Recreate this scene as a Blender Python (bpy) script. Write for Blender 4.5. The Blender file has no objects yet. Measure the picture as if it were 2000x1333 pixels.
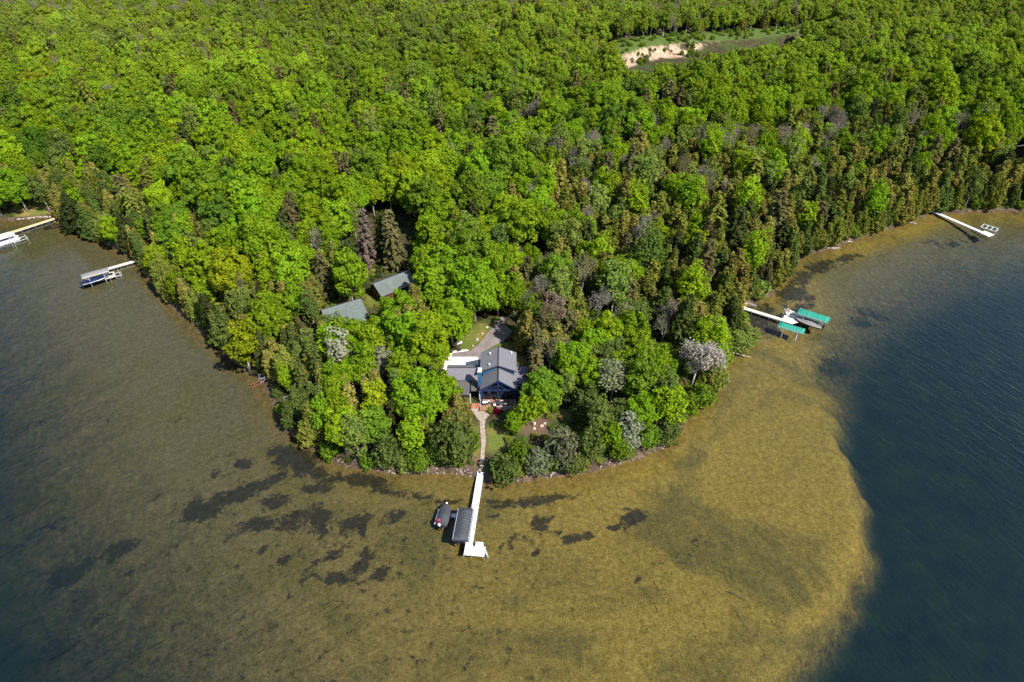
import bpy, math, random
import numpy as np
from mathutils import Matrix, Vector
random.seed(7); RNG = np.random.default_rng(7)
scn = bpy.context.scene
col = scn.collection
PI = math.pi

# ------------------------------------------------------------------ camera model (2000 px wide photo)
F = 1333.3; CAMH = 95.5; PITCH = math.radians(38)
CP, SP = math.cos(PITCH), math.sin(PITCH)
def G(px, py, z=0.0):
    v = py - 666.5
    t = (CAMH - z) / (F * SP + v * CP)
    return ((px - 1000) * t, (F * CP - v * SP) * t)
def P(x, y, z):
    d = y * CP + (CAMH - z) * SP
    return 1000 + F * x / d, 666.5 + F * ((CAMH - z) * CP - y * SP) / d

# ------------------------------------------------------------------ 2D geometry helpers
def sdist(poly, X, Y):
    """signed distance of points to a closed polygon, positive inside"""
    X = np.asarray(X, float); Y = np.asarray(Y, float)
    d2 = np.full(X.shape, 1e18); ins = np.zeros(X.shape, bool)
    n = len(poly)
    for i in range(n):
        x1, y1 = poly[i]; x2, y2 = poly[(i + 1) % n]
        ex, ey = x2 - x1, y2 - y1
        L = ex * ex + ey * ey + 1e-12
        t = np.clip(((X - x1) * ex + (Y - y1) * ey) / L, 0, 1)
        dx = X - x1 - t * ex; dy = Y - y1 - t * ey
        d2 = np.minimum(d2, dx * dx + dy * dy)
        c = ((y1 > Y) != (y2 > Y))
        xx = (x2 - x1) * (Y - y1) / ((y2 - y1) + 1e-12) + x1
        ins ^= c & (X < xx)
    return np.where(ins, 1, -1) * np.sqrt(d2)
def inpoly(poly, x, y):
    r = False; n = len(poly); j = n - 1
    for i in range(n):
        xi, yi = poly[i]; xj, yj = poly[j]
        if (yi > y) != (yj > y) and x < (xj - xi) * (y - yi) / (yj - yi + 1e-12) + xi: r = not r
        j = i
    return r
def sm(a, b, x):
    t = np.clip((np.asarray(x, float) - a) / (b - a), 0, 1)
    return t * t * (3 - 2 * t)
def wob(x, y, s, seed=0):
    """cheap smooth pseudo noise, about -1..1"""
    x = np.asarray(x, float) / s + seed * 17.3; y = np.asarray(y, float) / s - seed * 9.1
    return (np.sin(x * 1.3 + 1.7 * np.sin(y * 0.9 + seed)) + np.sin(y * 1.7 + 1.3 * np.sin(x * 1.1 - seed)) + np.sin((x + y) * 0.8 + 2.1)) / 3

# ------------------------------------------------------------------ shoreline and terrain
SHORE_PX = [(0,432),(40,430),(95,425),(118,440),(140,452),(175,458),(215,478),(240,492),(268,507),(283,532),(310,566),(335,594),(372,628),(405,655),(440,688),(465,712),(505,735),(522,757),(532,790),(545,812),(566,836),(592,862),(622,884),(660,901),(700,913),(750,921),(800,926),(850,924),(905,926),(935,931),(965,944),(1000,940),(1050,935),(1130,924),(1180,913),(1230,900),(1290,876),(1328,846),(1343,815),(1352,795),(1388,768),(1404,742),(1404,715),(1418,690),(1442,675),(1462,656),(1455,622),(1452,600),(1480,590),(1505,575),(1532,548),(1552,515),(1570,500),(1605,490),(1640,478),(1690,462),(1740,446),(1780,432),(1815,418),(1860,417),(1910,414),(1960,412),(2000,412),(2100,408)]
SHORE = [G(*p) for p in SHORE_PX]
sx0, sy0 = SHORE[0]; sx1, sy1 = SHORE[-1]
_raw = [(-1800, 250), (-420, 205), (-250, 192)] + SHORE + [(300, 196), (520, 210), (1900, 260)]
LAND = []
for (a, b) in zip(_raw[:-1], _raw[1:]):             # roughen the traced bank
    L = math.dist(a, b); n = max(1, min(int(L / 2.2), 12))
    for k in range(n):
        t = k / n
        x, y = a[0] + (b[0]-a[0])*t, a[1] + (b[1]-a[1])*t
        LAND.append((x + random.uniform(-.35, .35), y + random.uniform(-.35, .35)))
LAND += [(1900, 260), (1900, 5000), (-1800, 5000)]
BANK_TOP = [(38,315),(52,318),(60,327),(75,334),(95,341),(112,347),(125,354),(150,364),(175,368)]
def bank_y(x):
    return np.interp(x, [p[0] for p in BANK_TOP], [p[1] for p in BANK_TOP])
def land_z(x, y, d):
    x = np.asarray(x, float); y = np.asarray(y, float)
    z = 0.15 + 0.55 * sm(0, 1.2, d) + 1.9 * sm(0.5, 12, d)
    far = sm(170, 420, y)
    z = z + far * (4.0 * wob(x, y, 55, 1) + 3.0) + sm(420, 900, y) * (8 + 14 * wob(x, y, 160, 3)) + .22*wob(x, y, 7, 2)*sm(1,6,d)
    win = sm(36, 52, x) * (1 - sm(150, 185, x)) * (1 - sm(395, 440, y))
    z = z + 3.4 * sm(-4.5, 0.5, y - bank_y(x)) * win
    return z
def shore_d(x, y):
    return sdist(LAND, np.atleast_1d(np.asarray(x, float)), np.atleast_1d(np.asarray(y, float)))
def tz(x, y):
    d = float(shore_d(x, y)[0])
    return float(land_z(x, y, max(d, 0))) if d > 0 else 0.0
def GT(px, py):
    z = 2.0
    for _ in range(6):
        x, y = G(px, py, z); z = tz(x, y)
    return x, y, z

# ------------------------------------------------------------------ tags and object helpers
def tag(o, label=None, cat=None, group=None, kind=None):
    if label: o['label'] = label
    if cat: o['category'] = cat
    if group: o['group'] = group
    if kind: o['kind'] = kind
    return o
def empty(name, loc, rz=0.0):
    o = bpy.data.objects.new(name, None); col.objects.link(o)
    o.location = loc; o.rotation_euler = (0, 0, rz); o.empty_display_size = .3
    return o
def link(name, me, parent=None, loc=None):
    o = bpy.data.objects.new(name, me); col.objects.link(o)
    if parent: o.parent = parent
    if loc: o.location = loc
    return o
def npmesh(name, V, Q, mats, lv=None, mi=None):
    me = bpy.data.meshes.new(name)
    V = np.asarray(V, np.float32); Q = np.asarray(Q, np.int32)
    k = Q.shape[1]
    me.vertices.add(len(V)); me.vertices.foreach_set('co', V.ravel())
    me.loops.add(Q.size); me.loops.foreach_set('vertex_index', Q.ravel())
    me.polygons.add(len(Q)); me.polygons.foreach_set('loop_start', np.arange(0, Q.size, k, dtype=np.int32))
    for m in mats: me.materials.append(m)
    if mi is not None: me.polygons.foreach_set('material_index', np.asarray(mi, np.int32))
    if lv is not None:
        a = me.attributes.new('lv', 'FLOAT', 'FACE'); a.data.foreach_set('value', np.asarray(lv, np.float32))
    me.update(calc_edges=True)
    return me
class MB:
    """collects shapes and links them as one mesh object"""
    def __init__(s): s.v = []; s.f = []
    def add(s, vs, fs):
        b = len(s.v); s.v += [tuple(v) for v in vs]; s.f += [tuple(b + i for i in f) for f in fs]; return s
    def box(s, x0, x1, y0, y1, z0, z1):
        vs = [(x, y, z) for z in (z0, z1) for y in (y0, y1) for x in (x0, x1)]
        return s.add(vs, [(0,2,3,1),(4,5,7,6),(0,1,5,4),(2,6,7,3),(0,4,6,2),(1,3,7,5)])
    def bar(s, p, q, w, h):
        """box beam from p to q, width w, height h"""
        p, q = Vector(p), Vector(q); d = (q - p).normalized()
        up = Vector((0, 0, 1)) if abs(d.z) < .95 else Vector((0, 1, 0))
        a = d.cross(up).normalized() * w / 2; b = a.cross(d).normalized() * h / 2
        vs = [e + sa * a + sb * b for e in (p, q) for sa, sb in ((-1,-1),(1,-1),(1,1),(-1,1))]
        return s.add(vs, [(0,1,2,3),(7,6,5,4),(0,4,5,1),(1,5,6,2),(2,6,7,3),(3,7,4,0)])
    def tube(s, pts, rs, n=7, cap=True):
        base = len(s.v)
        for i, p in enumerate(pts):
            p = Vector(p)
            a = Vector(pts[max(i-1, 0)]); b = Vector(pts[min(i+1, len(pts)-1)])
            d = (b - a).normalized()
            u = d.cross(Vector((0,0,1)) if abs(d.z) < .9 else Vector((1,0,0))).normalized(); w = u.cross(d)
            r = rs[i] if hasattr(rs, '__len__') else rs
            for k in range(n):
                t = 2*PI*k/n
                s.v.append(tuple(p + (u*math.cos(t) + w*math.sin(t))*r))
        for i in range(len(pts)-1):
            for k in range(n):
                s.f.append((base+i*n+k, base+i*n+(k+1)%n, base+(i+1)*n+(k+1)%n, base+(i+1)*n+k))
        if cap:
            s.f.append(tuple(base+k for k in range(n))[::-1]); s.f.append(tuple(base+(len(pts)-1)*n+k for k in range(n)))
        return s
    def prism(s, poly, z0, z1):
        n = len(poly)
        vs = [(x, y, z0) for x, y in poly] + [(x, y, z1) for x, y in poly]
        return s.add(vs, [tuple(range(n))[::-1], tuple(range(n, 2*n))] + [(i, (i+1)%n, n+(i+1)%n, n+i) for i in range(n)])
    def slab(s, quad, t):
        """thick sheet under a quad of 3D points (roof plane)"""
        q = [Vector(p) for p in quad]; n = (q[1]-q[0]).cross(q[2]-q[0]).normalized()
        if n.z < 0: q = q[::-1]; n = -n
        k = len(q)
        vs = q + [p - n*t for p in q]
        return s.add(vs, [tuple(range(k)), tuple(range(k, 2*k))[::-1]] + [(i, k+i, k+(i+1)%k, (i+1)%k) for i in range(k)])
    def poly(s, pts): return s.add(pts, [tuple(range(len(pts)))])
    def xform(s, M):
        s.v = [tuple(M @ Vector(v)) for v in s.v]; return s
    def mesh(s, name, mat, smooth=False):
        me = bpy.data.meshes.new(name); me.from_pydata(s.v, [], s.f); me.materials.append(mat)
        import bmesh
        bm = bmesh.new(); bm.from_mesh(me); bmesh.ops.recalc_face_normals(bm, faces=bm.faces); bm.to_mesh(me); bm.free()
        if smooth: me.polygons.foreach_set('use_smooth', [True]*len(me.polygons))
        me.update(); return me
    def build(s, name, mat, parent=None, smooth=False):
        return link(name, s.mesh(name, mat, smooth), parent)

# ------------------------------------------------------------------ materials
def newmat(name):
    m = bpy.data.materials.new(name); m.use_nodes = True
    nt = m.node_tree; nt.nodes.clear()
    return m, nt, nt.nodes, nt.links
def N(nt, t, **kw):
    n = nt.nodes.new(t)
    for k, v in kw.items():
        if k in n.inputs.keys() and not hasattr(n, k): n.inputs[k].default_value = v
        else: setattr(n, k, v)
    return n
def setin(n, **kw):
    for k, v in kw.items(): n.inputs[k.replace('_', ' ')].default_value = v
    return n
def noise(nt, coord, scale, detail=3, rough=.55, dist=0):
    n = nt.nodes.new('ShaderNodeTexNoise'); setin(n, Scale=scale, Detail=detail, Roughness=rough, Distortion=dist)
    if coord is not None: nt.links.new(coord, n.inputs['Vector'])
    return n
def ramp(nt, fac, stops):
    n = nt.nodes.new('ShaderNodeValToRGB'); e = n.color_ramp.elements
    while len(e) > len(stops): e.remove(e[-1])
    while len(e) < len(stops): e.new(1)
    for el, (p, c) in zip(e, stops):
        el.position = p; el.color = (*c, 1) if len(c) == 3 else c
    nt.links.new(fac, n.inputs['Fac']); return n
def mix(nt, fac, a, b, typ='MIX'):
    n = nt.nodes.new('ShaderNodeMix'); n.data_type = 'RGBA'; n.blend_type = typ; n.clamp_factor = True
    for sock, val in ((n.inputs[0], fac), (n.inputs[6], a), (n.inputs[7], b)):
        if isinstance(val, (int, float)): sock.default_value = val
        elif isinstance(val, tuple): sock.default_value = (*val, 1) if len(val) == 3 else val
        else: nt.links.new(val, sock)
    return n.outputs[2]
def mth(nt, op, a, b=None, c=None, clamp=False):
    n = nt.nodes.new('ShaderNodeMath'); n.operation = op; n.use_clamp = clamp
    for i, v in enumerate((a, b, c)):
        if v is None: continue
        if isinstance(v, (int, float)): n.inputs[i].default_value = v
        else: nt.links.new(v, n.inputs[i])
    return n.outputs[0]
def mrange(nt, v, a, b, c=0, d=1, smooth=True):
    n = nt.nodes.new('ShaderNodeMapRange'); n.interpolation_type = 'SMOOTHSTEP' if smooth else 'LINEAR'
    nt.links.new(v, n.inputs['Value'])
    for k, x in (('From Min', a), ('From Max', b), ('To Min', c), ('To Max', d)): n.inputs[k].default_value = x
    return n.outputs['Result']
def geo_pos(nt): return nt.nodes.new('ShaderNodeNewGeometry').outputs['Position']
def attr(nt, name, typ='GEOMETRY'):
    n = nt.nodes.new('ShaderNodeAttribute'); n.attribute_name = name; n.attribute_type = typ; return n
def finish(nt, color, rough=.8, spec=.3, bump=None, bstr=.3, metal=0, bdist=.05):
    b = nt.nodes.new('ShaderNodeBsdfPrincipled')
    if isinstance(color, tuple): b.inputs['Base Color'].default_value = (*color, 1)
    else: nt.links.new(color, b.inputs['Base Color'])
    b.inputs['Roughness'].default_value = rough; b.inputs['Specular IOR Level'].default_value = spec; b.inputs['Metallic'].default_value = metal
    if bump is not None:
        bn = nt.nodes.new('ShaderNodeBump'); bn.inputs['Strength'].default_value = bstr; bn.inputs['Distance'].default_value = bdist
        nt.links.new(bump, bn.inputs['Height']); nt.links.new(bn.outputs[0], b.inputs['Normal'])
    o = nt.nodes.new('ShaderNodeOutputMaterial'); nt.links.new(b.outputs[0], o.inputs[0]); return b
def simple(name, c, rough=.7, var=.18, scale=3.0, metal=0, spec=.3, bstr=.15):
    """one colour with soft mottling and grain"""
    m, nt, _, _ = newmat(name)
    tc = nt.nodes.new('ShaderNodeTexCoord').outputs['Object']
    n1 = noise(nt, tc, scale, 4, .6); n2 = noise(nt, tc, scale*9, 2, .5)
    f = mth(nt, 'ADD', mth(nt, 'MULTIPLY', n1.outputs[0], .65), mth(nt, 'MULTIPLY', n2.outputs[0], .35))
    lo = tuple(x*(1-var) for x in c); hi = tuple(min(1, x*(1+var)) for x in c)
    r = ramp(nt, f, [(.3, lo), (.7, hi)])
    finish(nt, r.outputs[0], rough, spec, n2.outputs[0], bstr, metal)
    return m
def shingles(name, c, rows=4.2, var=.25):
    m, nt, _, _ = newmat(name)
    tc = nt.nodes.new('ShaderNodeTexCoord').outputs['Object']
    mp = N(nt, 'ShaderNodeMapping'); nt.links.new(tc, mp.inputs[0]); mp.inputs['Scale'].default_value = (3.2, rows, 4)
    v = nt.nodes.new('ShaderNodeTexVoronoi'); v.inputs['Scale'].default_value = 1.6; nt.links.new(mp.outputs[0], v.inputs['Vector'])
    sep = nt.nodes.new('ShaderNodeSeparateColor'); nt.links.new(v.outputs['Color'], sep.inputs[0])
    n1 = noise(nt, tc, .5, 3, .6)
    f = mth(nt, 'ADD', mth(nt, 'MULTIPLY', sep.outputs[0], .55), mth(nt, 'MULTIPLY', n1.outputs[0], .5))
    r = ramp(nt, f, [(.15, tuple(x*(1-var) for x in c)), (.85, tuple(x*(1+var) for x in c))])
    finish(nt, r.outputs[0], .9, .2, sep.outputs[0], .3)
    return m
def planks(name, c, axis=2, n=6.0, var=.2, rough=.7):
    m, nt, _, _ = newmat(name)
    tc = nt.nodes.new('ShaderNodeTexCoord').outputs['Object']
    sp = nt.nodes.new('ShaderNodeSeparateXYZ'); nt.links.new(tc, sp.inputs[0])
    u = mth(nt, 'MULTIPLY', sp.outputs[axis], n); fr = mth(nt, 'FRACT', u)
    gap = mrange(nt, mth(nt, 'ABSOLUTE', mth(nt, 'SUBTRACT', fr, .5)), .43, .49)
    wn = nt.nodes.new('ShaderNodeTexWhiteNoise'); wn.noise_dimensions = '1D'; nt.links.new(mth(nt, 'FLOOR', u), wn.inputs['W'])
    f = mth(nt, 'ADD', mth(nt, 'MULTIPLY', wn.outputs['Value'], .6), mth(nt, 'MULTIPLY', noise(nt, tc, 2.5, 4).outputs[0], .4))
    r = ramp(nt, f, [(.1, tuple(x*(1-var) for x in c)), (.9, tuple(x*(1+var) for x in c))])
    cc = mix(nt, gap, r.outputs[0], tuple(x*.45 for x in c))
    finish(nt, cc, rough, .3)
    return m
def leafmat(name, src):
    """foliage: tint per tree, hue jitter per tree, value jitter per leaf clump"""
    m, nt, _, L = newmat(name)
    if src == 'object':
        oi = nt.nodes.new('ShaderNodeObjectInfo'); tint = oi.outputs['Color']; rnd = oi.outputs['Random']
    else:
        tint = attr(nt, 'tint', 'INSTANCER').outputs['Color']; rnd = nt.nodes.new('ShaderNodeObjectInfo').outputs['Random']
    lv = attr(nt, 'lv').outputs['Fac']
    hs = nt.nodes.new('ShaderNodeHueSaturation')
    L.new(tint, hs.inputs['Color'])
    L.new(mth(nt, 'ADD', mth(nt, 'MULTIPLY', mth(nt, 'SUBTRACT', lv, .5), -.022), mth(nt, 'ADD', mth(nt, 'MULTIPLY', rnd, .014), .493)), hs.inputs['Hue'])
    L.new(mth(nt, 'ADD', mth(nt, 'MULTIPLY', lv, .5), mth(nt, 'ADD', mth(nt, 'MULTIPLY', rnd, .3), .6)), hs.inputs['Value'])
    hs.inputs['Saturation'].default_value = 1.0
    d = nt.nodes.new('ShaderNodeBsdfDiffuse'); t = nt.nodes.new('ShaderNodeBsdfTranslucent'); ms = nt.nodes.new('ShaderNodeMixShader')
    L.new(hs.outputs[0], d.inputs[0])
    tw = mix(nt, 1.0, hs.outputs[0], (1.15, 1.1, .6), 'MULTIPLY'); L.new(tw, t.inputs[0])
    ms.inputs[0].default_value = .42
    L.new(d.outputs[0], ms.inputs[1]); L.new(t.outputs[0], ms.inputs[2])
    o = nt.nodes.new('ShaderNodeOutputMaterial'); L.new(ms.outputs[0], o.inputs[0])
    return m
M = {}
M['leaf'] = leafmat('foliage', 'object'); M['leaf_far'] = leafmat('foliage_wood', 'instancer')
M['bark'] = simple('bark', (.085, .068, .05), .95, .35, 4)
M['pale_bark'] = simple('pale_bark', (.34, .31, .27), .9, .3, 4)
M['grey_bark'] = simple('grey_bark', (.36, .32, .28), .9, .3, 4)
M['slate'] = shingles('slate_shingles', (.135, .132, .145), var=.14)
M['slate_b'] = shingles('brown_grey_shingles', (.085, .078, .078), var=.18)
M['green_grey'] = shingles('green_grey_shingles', (.098, .116, .108), var=.32)
M['pink_roof'] = shingles('pale_roof', (.42, .34, .36))
M['blue_siding'] = planks('blue_siding', (.03, .095, .18), 2, 5.0, .15)
M['navy'] = simple('navy_timber', (.012, .025, .075), .6, .2)
M['dark_siding'] = planks('dark_siding', (.055, .042, .035), 2, 4.0, .2)
M['brown_wall'] = planks('brown_log_wall', (.075, .036, .017), 2, 4.0, .25)
M['green_door'] = simple('green_paint', (.03, .14, .12), .6)
M['white'] = simple('white_paint', (.72, .72, .73), .55, .06)
M['fascia'] = simple('dark_trim', (.035, .036, .045), .6)
M['concrete'] = simple('pale_concrete', (.64, .615, .59), .9, .10, .8)
M['limestone'] = simple('limestone', (.62, .55, .48), .9, .2, 2.5)
M['boulder'] = simple('boulder', (.36, .31, .25), .9, .25, 2.5, bstr=.5)
M['stone'] = simple('shore_stone', (.20, .165, .15), .9, .35, 2.5, bstr=.5)
M['brick'] = simple('red_brick', (.36, .14, .08), .9, .3, 6)
M['metal'] = simple('galvanised_metal', (.42, .43, .45), .45, .12, 3, .6)
M['alu'] = simple('pale_aluminium', (.62, .63, .66), .4, .08, 3, .35)
M['black'] = simple('black_rubber', (.02, .02, .022), .6)
M['grey_vinyl'] = simple('charcoal_vinyl', (.042, .046, .052), .6, .12, 2)
M['pale_vinyl'] = simple('grey_vinyl', (.17, .16, .155), .6, .1, 2)
M['white_vinyl'] = simple('white_vinyl', (.55, .55, .57), .5, .05, 2)
M['green_vinyl'] = simple('green_vinyl', (.022, .215, .155), .5, .1, 2)
M['dock_white'] = planks('white_dock_boards', (.58, .56, .61), 1, 3.2, .05, .6)
M['dock_pale'] = planks('weathered_dock_boards', (.62, .55, .46), 1, 3.2, .12)
M['dock_yellow'] = planks('new_timber_boards', (.62, .46, .20), 1, 3.2, .12)
M['dock_grey'] = planks('grey_deck_boards', (.42, .38, .35), 1, 4, .15)
M['deck_wood'] = planks('deck_boards', (.26, .15, .085), 0, 6, .2)
M['navy_hull'] = simple('navy_gelcoat', (.012, .018, .06), .25, .1, 2, spec=.5)
M['red'] = simple('red_paint', (.35, .02, .05), .5)
M['drift'] = simple('driftwood', (.40, .35, .30), .9, .3, 5)
M['rust'] = simple('rusty_steel', (.22, .07, .03), .9, .4, 6)
M['wicker'] = simple('dark_wicker', (.06, .045, .04), .8)
M['cushion'] = simple('pale_cushion', (.55, .52, .55), .9, .1)
def glass():
    m, nt, _, _ = newmat('window_glass'); finish(nt, (.012, .014, .018), .06, .6); return m
M['glass'] = glass()
# ------------------------------------------------------------------ ground: land and lake bed as one sheet
def axis_pts(lo, hi, step, grow, far):
    a = list(np.arange(lo, hi + .01, step)); s = step
    while a[-1] < far: s *= grow; a.append(a[-1] + s)
    s = step; b = []
    x = lo
    while x > -far: s *= grow; x -= s; b.append(x)
    return b[::-1] + a
XS = np.array(axis_pts(-150, 190, 1.0, 1.14, 6000))
ys = list(np.arange(26, 190, 1.0)) + list(np.arange(190, 400, 2.2)); s = 2.2
while ys[-1] < 9000: s *= 1.12; ys.append(ys[-1] + s)
s = 1.0; lo = []; y = 26
while y > -3000: s *= 1.2; y -= s; lo.append(y)
YS = np.array(lo[::-1] + ys)
GX, GY = np.meshgrid(XS, YS)
D = sdist(LAND, GX, GY)

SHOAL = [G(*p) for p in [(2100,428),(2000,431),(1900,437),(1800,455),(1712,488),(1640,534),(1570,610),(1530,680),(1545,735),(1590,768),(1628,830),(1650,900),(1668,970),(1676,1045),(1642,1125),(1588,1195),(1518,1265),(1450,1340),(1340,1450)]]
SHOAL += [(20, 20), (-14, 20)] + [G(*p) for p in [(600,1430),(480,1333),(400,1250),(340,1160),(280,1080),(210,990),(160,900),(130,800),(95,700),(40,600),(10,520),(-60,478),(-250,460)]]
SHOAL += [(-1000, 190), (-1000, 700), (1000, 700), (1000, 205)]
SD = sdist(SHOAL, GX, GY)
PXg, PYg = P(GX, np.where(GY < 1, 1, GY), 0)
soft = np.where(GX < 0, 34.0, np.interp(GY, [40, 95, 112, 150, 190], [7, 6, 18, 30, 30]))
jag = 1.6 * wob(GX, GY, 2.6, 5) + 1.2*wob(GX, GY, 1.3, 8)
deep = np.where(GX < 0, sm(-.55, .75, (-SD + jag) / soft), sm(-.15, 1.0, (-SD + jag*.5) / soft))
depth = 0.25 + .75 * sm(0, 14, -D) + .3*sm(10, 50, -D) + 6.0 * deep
Z = np.where(D > 0, land_z(GX, GY, np.maximum(D, 0)), -np.minimum(depth, .05 + .30 * np.maximum(-D, 0)) if False else -depth * sm(-.2, 2.5, -D))
Z = np.where((D > 0), Z, Z + .06 * wob(GX, GY, 4, 4) * sm(1, 5, -D))

def px_poly_mask(poly_px, edge=.8, land=True):
    pts = [(GT(*p)[:2] if land else G(*p)) for p in poly_px]
    return sm(-edge, edge, sdist(pts, GX, GY))
WEEDS = [  # cx, cy, rx, ry (photo px), tilt deg, strength : dark weed beds on the sand, and two soft darker bands
 (575,900,58,26,20,1),(610,925,45,12,15,.8),(470,905,22,12,0,.9),(415,925,18,10,-20,.7),(405,985,62,22,-15,1),(465,965,50,18,-25,.95),(540,975,32,14,-15,1),(500,1022,42,14,-10,.9),(560,1022,42,15,5,.95),
 (622,1010,30,22,30,1),(590,1000,24,10,0,.8),(628,1040,8,22,0,.8),(695,1020,32,16,-15,1),(712,1034,8,14,0,.9),(770,1010,26,14,-20,1),(640,1085,46,8,-32,.85),(715,1082,14,18,0,.8),(745,1116,20,14,-25,1),(660,1128,44,14,0,.85),(700,1105,22,10,0,.7),
 (220,1052,34,20,-25,.8),(115,1085,60,26,-25,.8),(80,1230,50,26,-25,.6),(185,1310,50,14,0,.6),(230,1100,20,8,-20,.6),
 (790,968,70,7,6,.85),(720,950,50,8,6,.8),(870,980,50,5,8,.7),(620,955,40,9,0,.7),(1060,978,62,9,-8,1),(985,985,40,8,-5,.9),(1020,992,30,6,0,.7),
 (1237,1010,32,17,-22,1.15),(1196,1030,14,6,0,1),(1132,1048,34,8,-10,1),(1090,1040,20,6,15,.9),(1052,1022,20,14,40,1),(1022,1042,13,6,0,.95),(998,1055,8,16,0,.9),(1045,1078,9,4,-30,.8),(1247,1128,8,5,-20,.9),(1280,1112,6,2,0,.8),
 (1545,575,42,16,-20,.95),(1568,600,30,10,-25,.8),(1602,522,38,11,-12,.95),(1655,505,34,6,-10,.8),(1560,545,40,14,-20,.8),(1485,630,38,30,0,.9),(1500,610,14,14,0,.8),(1575,582,30,10,0,.7),(1720,592,44,11,0,.75),(1690,608,34,9,0,.7),(1640,690,46,22,-15,.75),(1860,470,60,6,3,.5),(1880,462,26,4,5,.5),
 (40,722,40,12,-12,.5),(55,800,44,12,-12,.5),(205,812,9,4,-15,.7),(300,835,8,4,0,.5),(350,815,6,12,0,.5),(270,640,60,4,15,.25),(110,440,40,10,-14,.8),(1010,945,40,10,0,.4),(700,940,60,12,8,.6),(1160,930,40,5,-8,.5),(1120,1185,26,8,0,.25),(1350,1065,60,20,-25,.35),(1300,1090,50,14,-25,.3),  # last two are the soft darker bands
 (520,940,34,10,-15,.6),(600,955,22,8,0,.6),(455,1040,26,8,-30,.5),(520,1065,20,10,-25,.5),(560,1090,24,9,-30,.6),(610,1120,20,8,-20,.6),(670,1060,14,7,0,.5),(300,960,26,8,-30,.45),(330,1060,30,8,-30,.45),(260,1090,34,10,-30,.5),(160,1180,40,12,-30,.5),(60,1000,50,16,-25,.6),(960,1010,14,6,0,.6),(975,1070,10,5,0,.6),(1075,1010,9,4,0,.6),(1160,1015,12,4,0,.5),(1150,1035,12,4,0,.6)]
weed = np.zeros_like(GX)
for cx, cy, rx, ry, tl, st in WEEDS:
    x0, y0 = G(cx, cy, -.6); xa, _ = G(cx + rx, cy, -.6); _, yb = G(cx, cy - ry, -.6)
    RX, RY = xa - x0, yb - y0
    if cx > 480 and cy > 860 and st > .5: st = max(st, .92)
    if cx < 800 and 860 < cy < 1140: RX *= 1.02; RY *= 1.02
    t = math.radians(-tl); dx, dy = GX - x0, GY - y0
    # tilt given in the picture; turned into ground axes by the two radii
    u, v = dx / RX * rx, dy / RY * ry
    uu, vv = u*math.cos(t) + v*math.sin(t), -u*math.sin(t) + v*math.cos(t)
    r = np.sqrt((uu/rx)**2 + (vv/ry)**2)
    weed = np.maximum(weed, st * (1 - sm(.15, 1.75, r)))
lawn = np.zeros_like(GX); sandm = np.zeros_like(GX); mulch = np.zeros_like(GX)
LAWN_PX = [[(897,688),(900,665),(918,645),(935,630),(948,633),(962,641),(946,662),(932,675),(918,687)],
           [(948,838),(996,835),(1000,860),(985,884),(949,884)], [(880,905),(938,820),(938,905)],
           [(1085,800),(1130,796),(1130,818),(1086,818)], [(20,404),(60,398),(112,404),(114,422),(92,424),(36,430)],
           [(700,545),(730,540),(760,520),(700,515)], [(640,604),(700,580),(690,570),(640,590)], [(716,575),(745,585),(735,600),(712,598)],
           [(940,690),(958,679),(1000,660),(1060,660),(1060,712),(1000,712)]]
for q in LAWN_PX: lawn = np.maximum(lawn, px_poly_mask(q, .6))
MULCH_PX = [[(1003,816),(1035,808),(1072,822),(1066,848),(1006,846)], [(1110,790),(1250,770),(1250,800),(1140,810)], [(906,893),(938,888),(938,922),(880,922)]]
for q in MULCH_PX: mulch = np.maximum(mulch, px_poly_mask(q, .6))
# meadow and the sandy cut bank beyond the woods
mead = sm(-1, 2, GY - bank_y(GX)) * (1 - sm(15, 20, GY - bank_y(GX))) * sm(40, 48, GX) * (1 - sm(150, 165, GX))
bankface = sm(-10, -8, GY - bank_y(GX) - 1.6*wob(GX, GY, 5, 3) - 9*sm(80, 92, GX) - 3*(1 - sm(50, 62, GX))) * (1 - sm(-.6, .6, GY - bank_y(GX))) * sm(44, 50, GX) * (1 - sm(94, 124, GX + 9*wob(GX, GY, 9, 7)))
def grid_mesh(name, GX, GY, Z, mat, attrs, smooth=True):
    ny, nx = GX.shape
    V = np.stack([GX, GY, Z], -1).reshape(-1, 3)
    i = np.arange(ny*nx).reshape(ny, nx)
    Q = np.stack([i[:-1,:-1], i[:-1,1:], i[1:,1:], i[1:,:-1]], -1).reshape(-1, 4)
    me = npmesh(name, V, Q, [mat])
    for k, a in attrs.items():
        at = me.attributes.new(k, 'FLOAT', 'POINT'); at.data.foreach_set('value', a.astype(np.float32).ravel())
    if smooth: me.polygons.foreach_set('use_smooth', np.ones(len(Q), bool))
    return me
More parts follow.
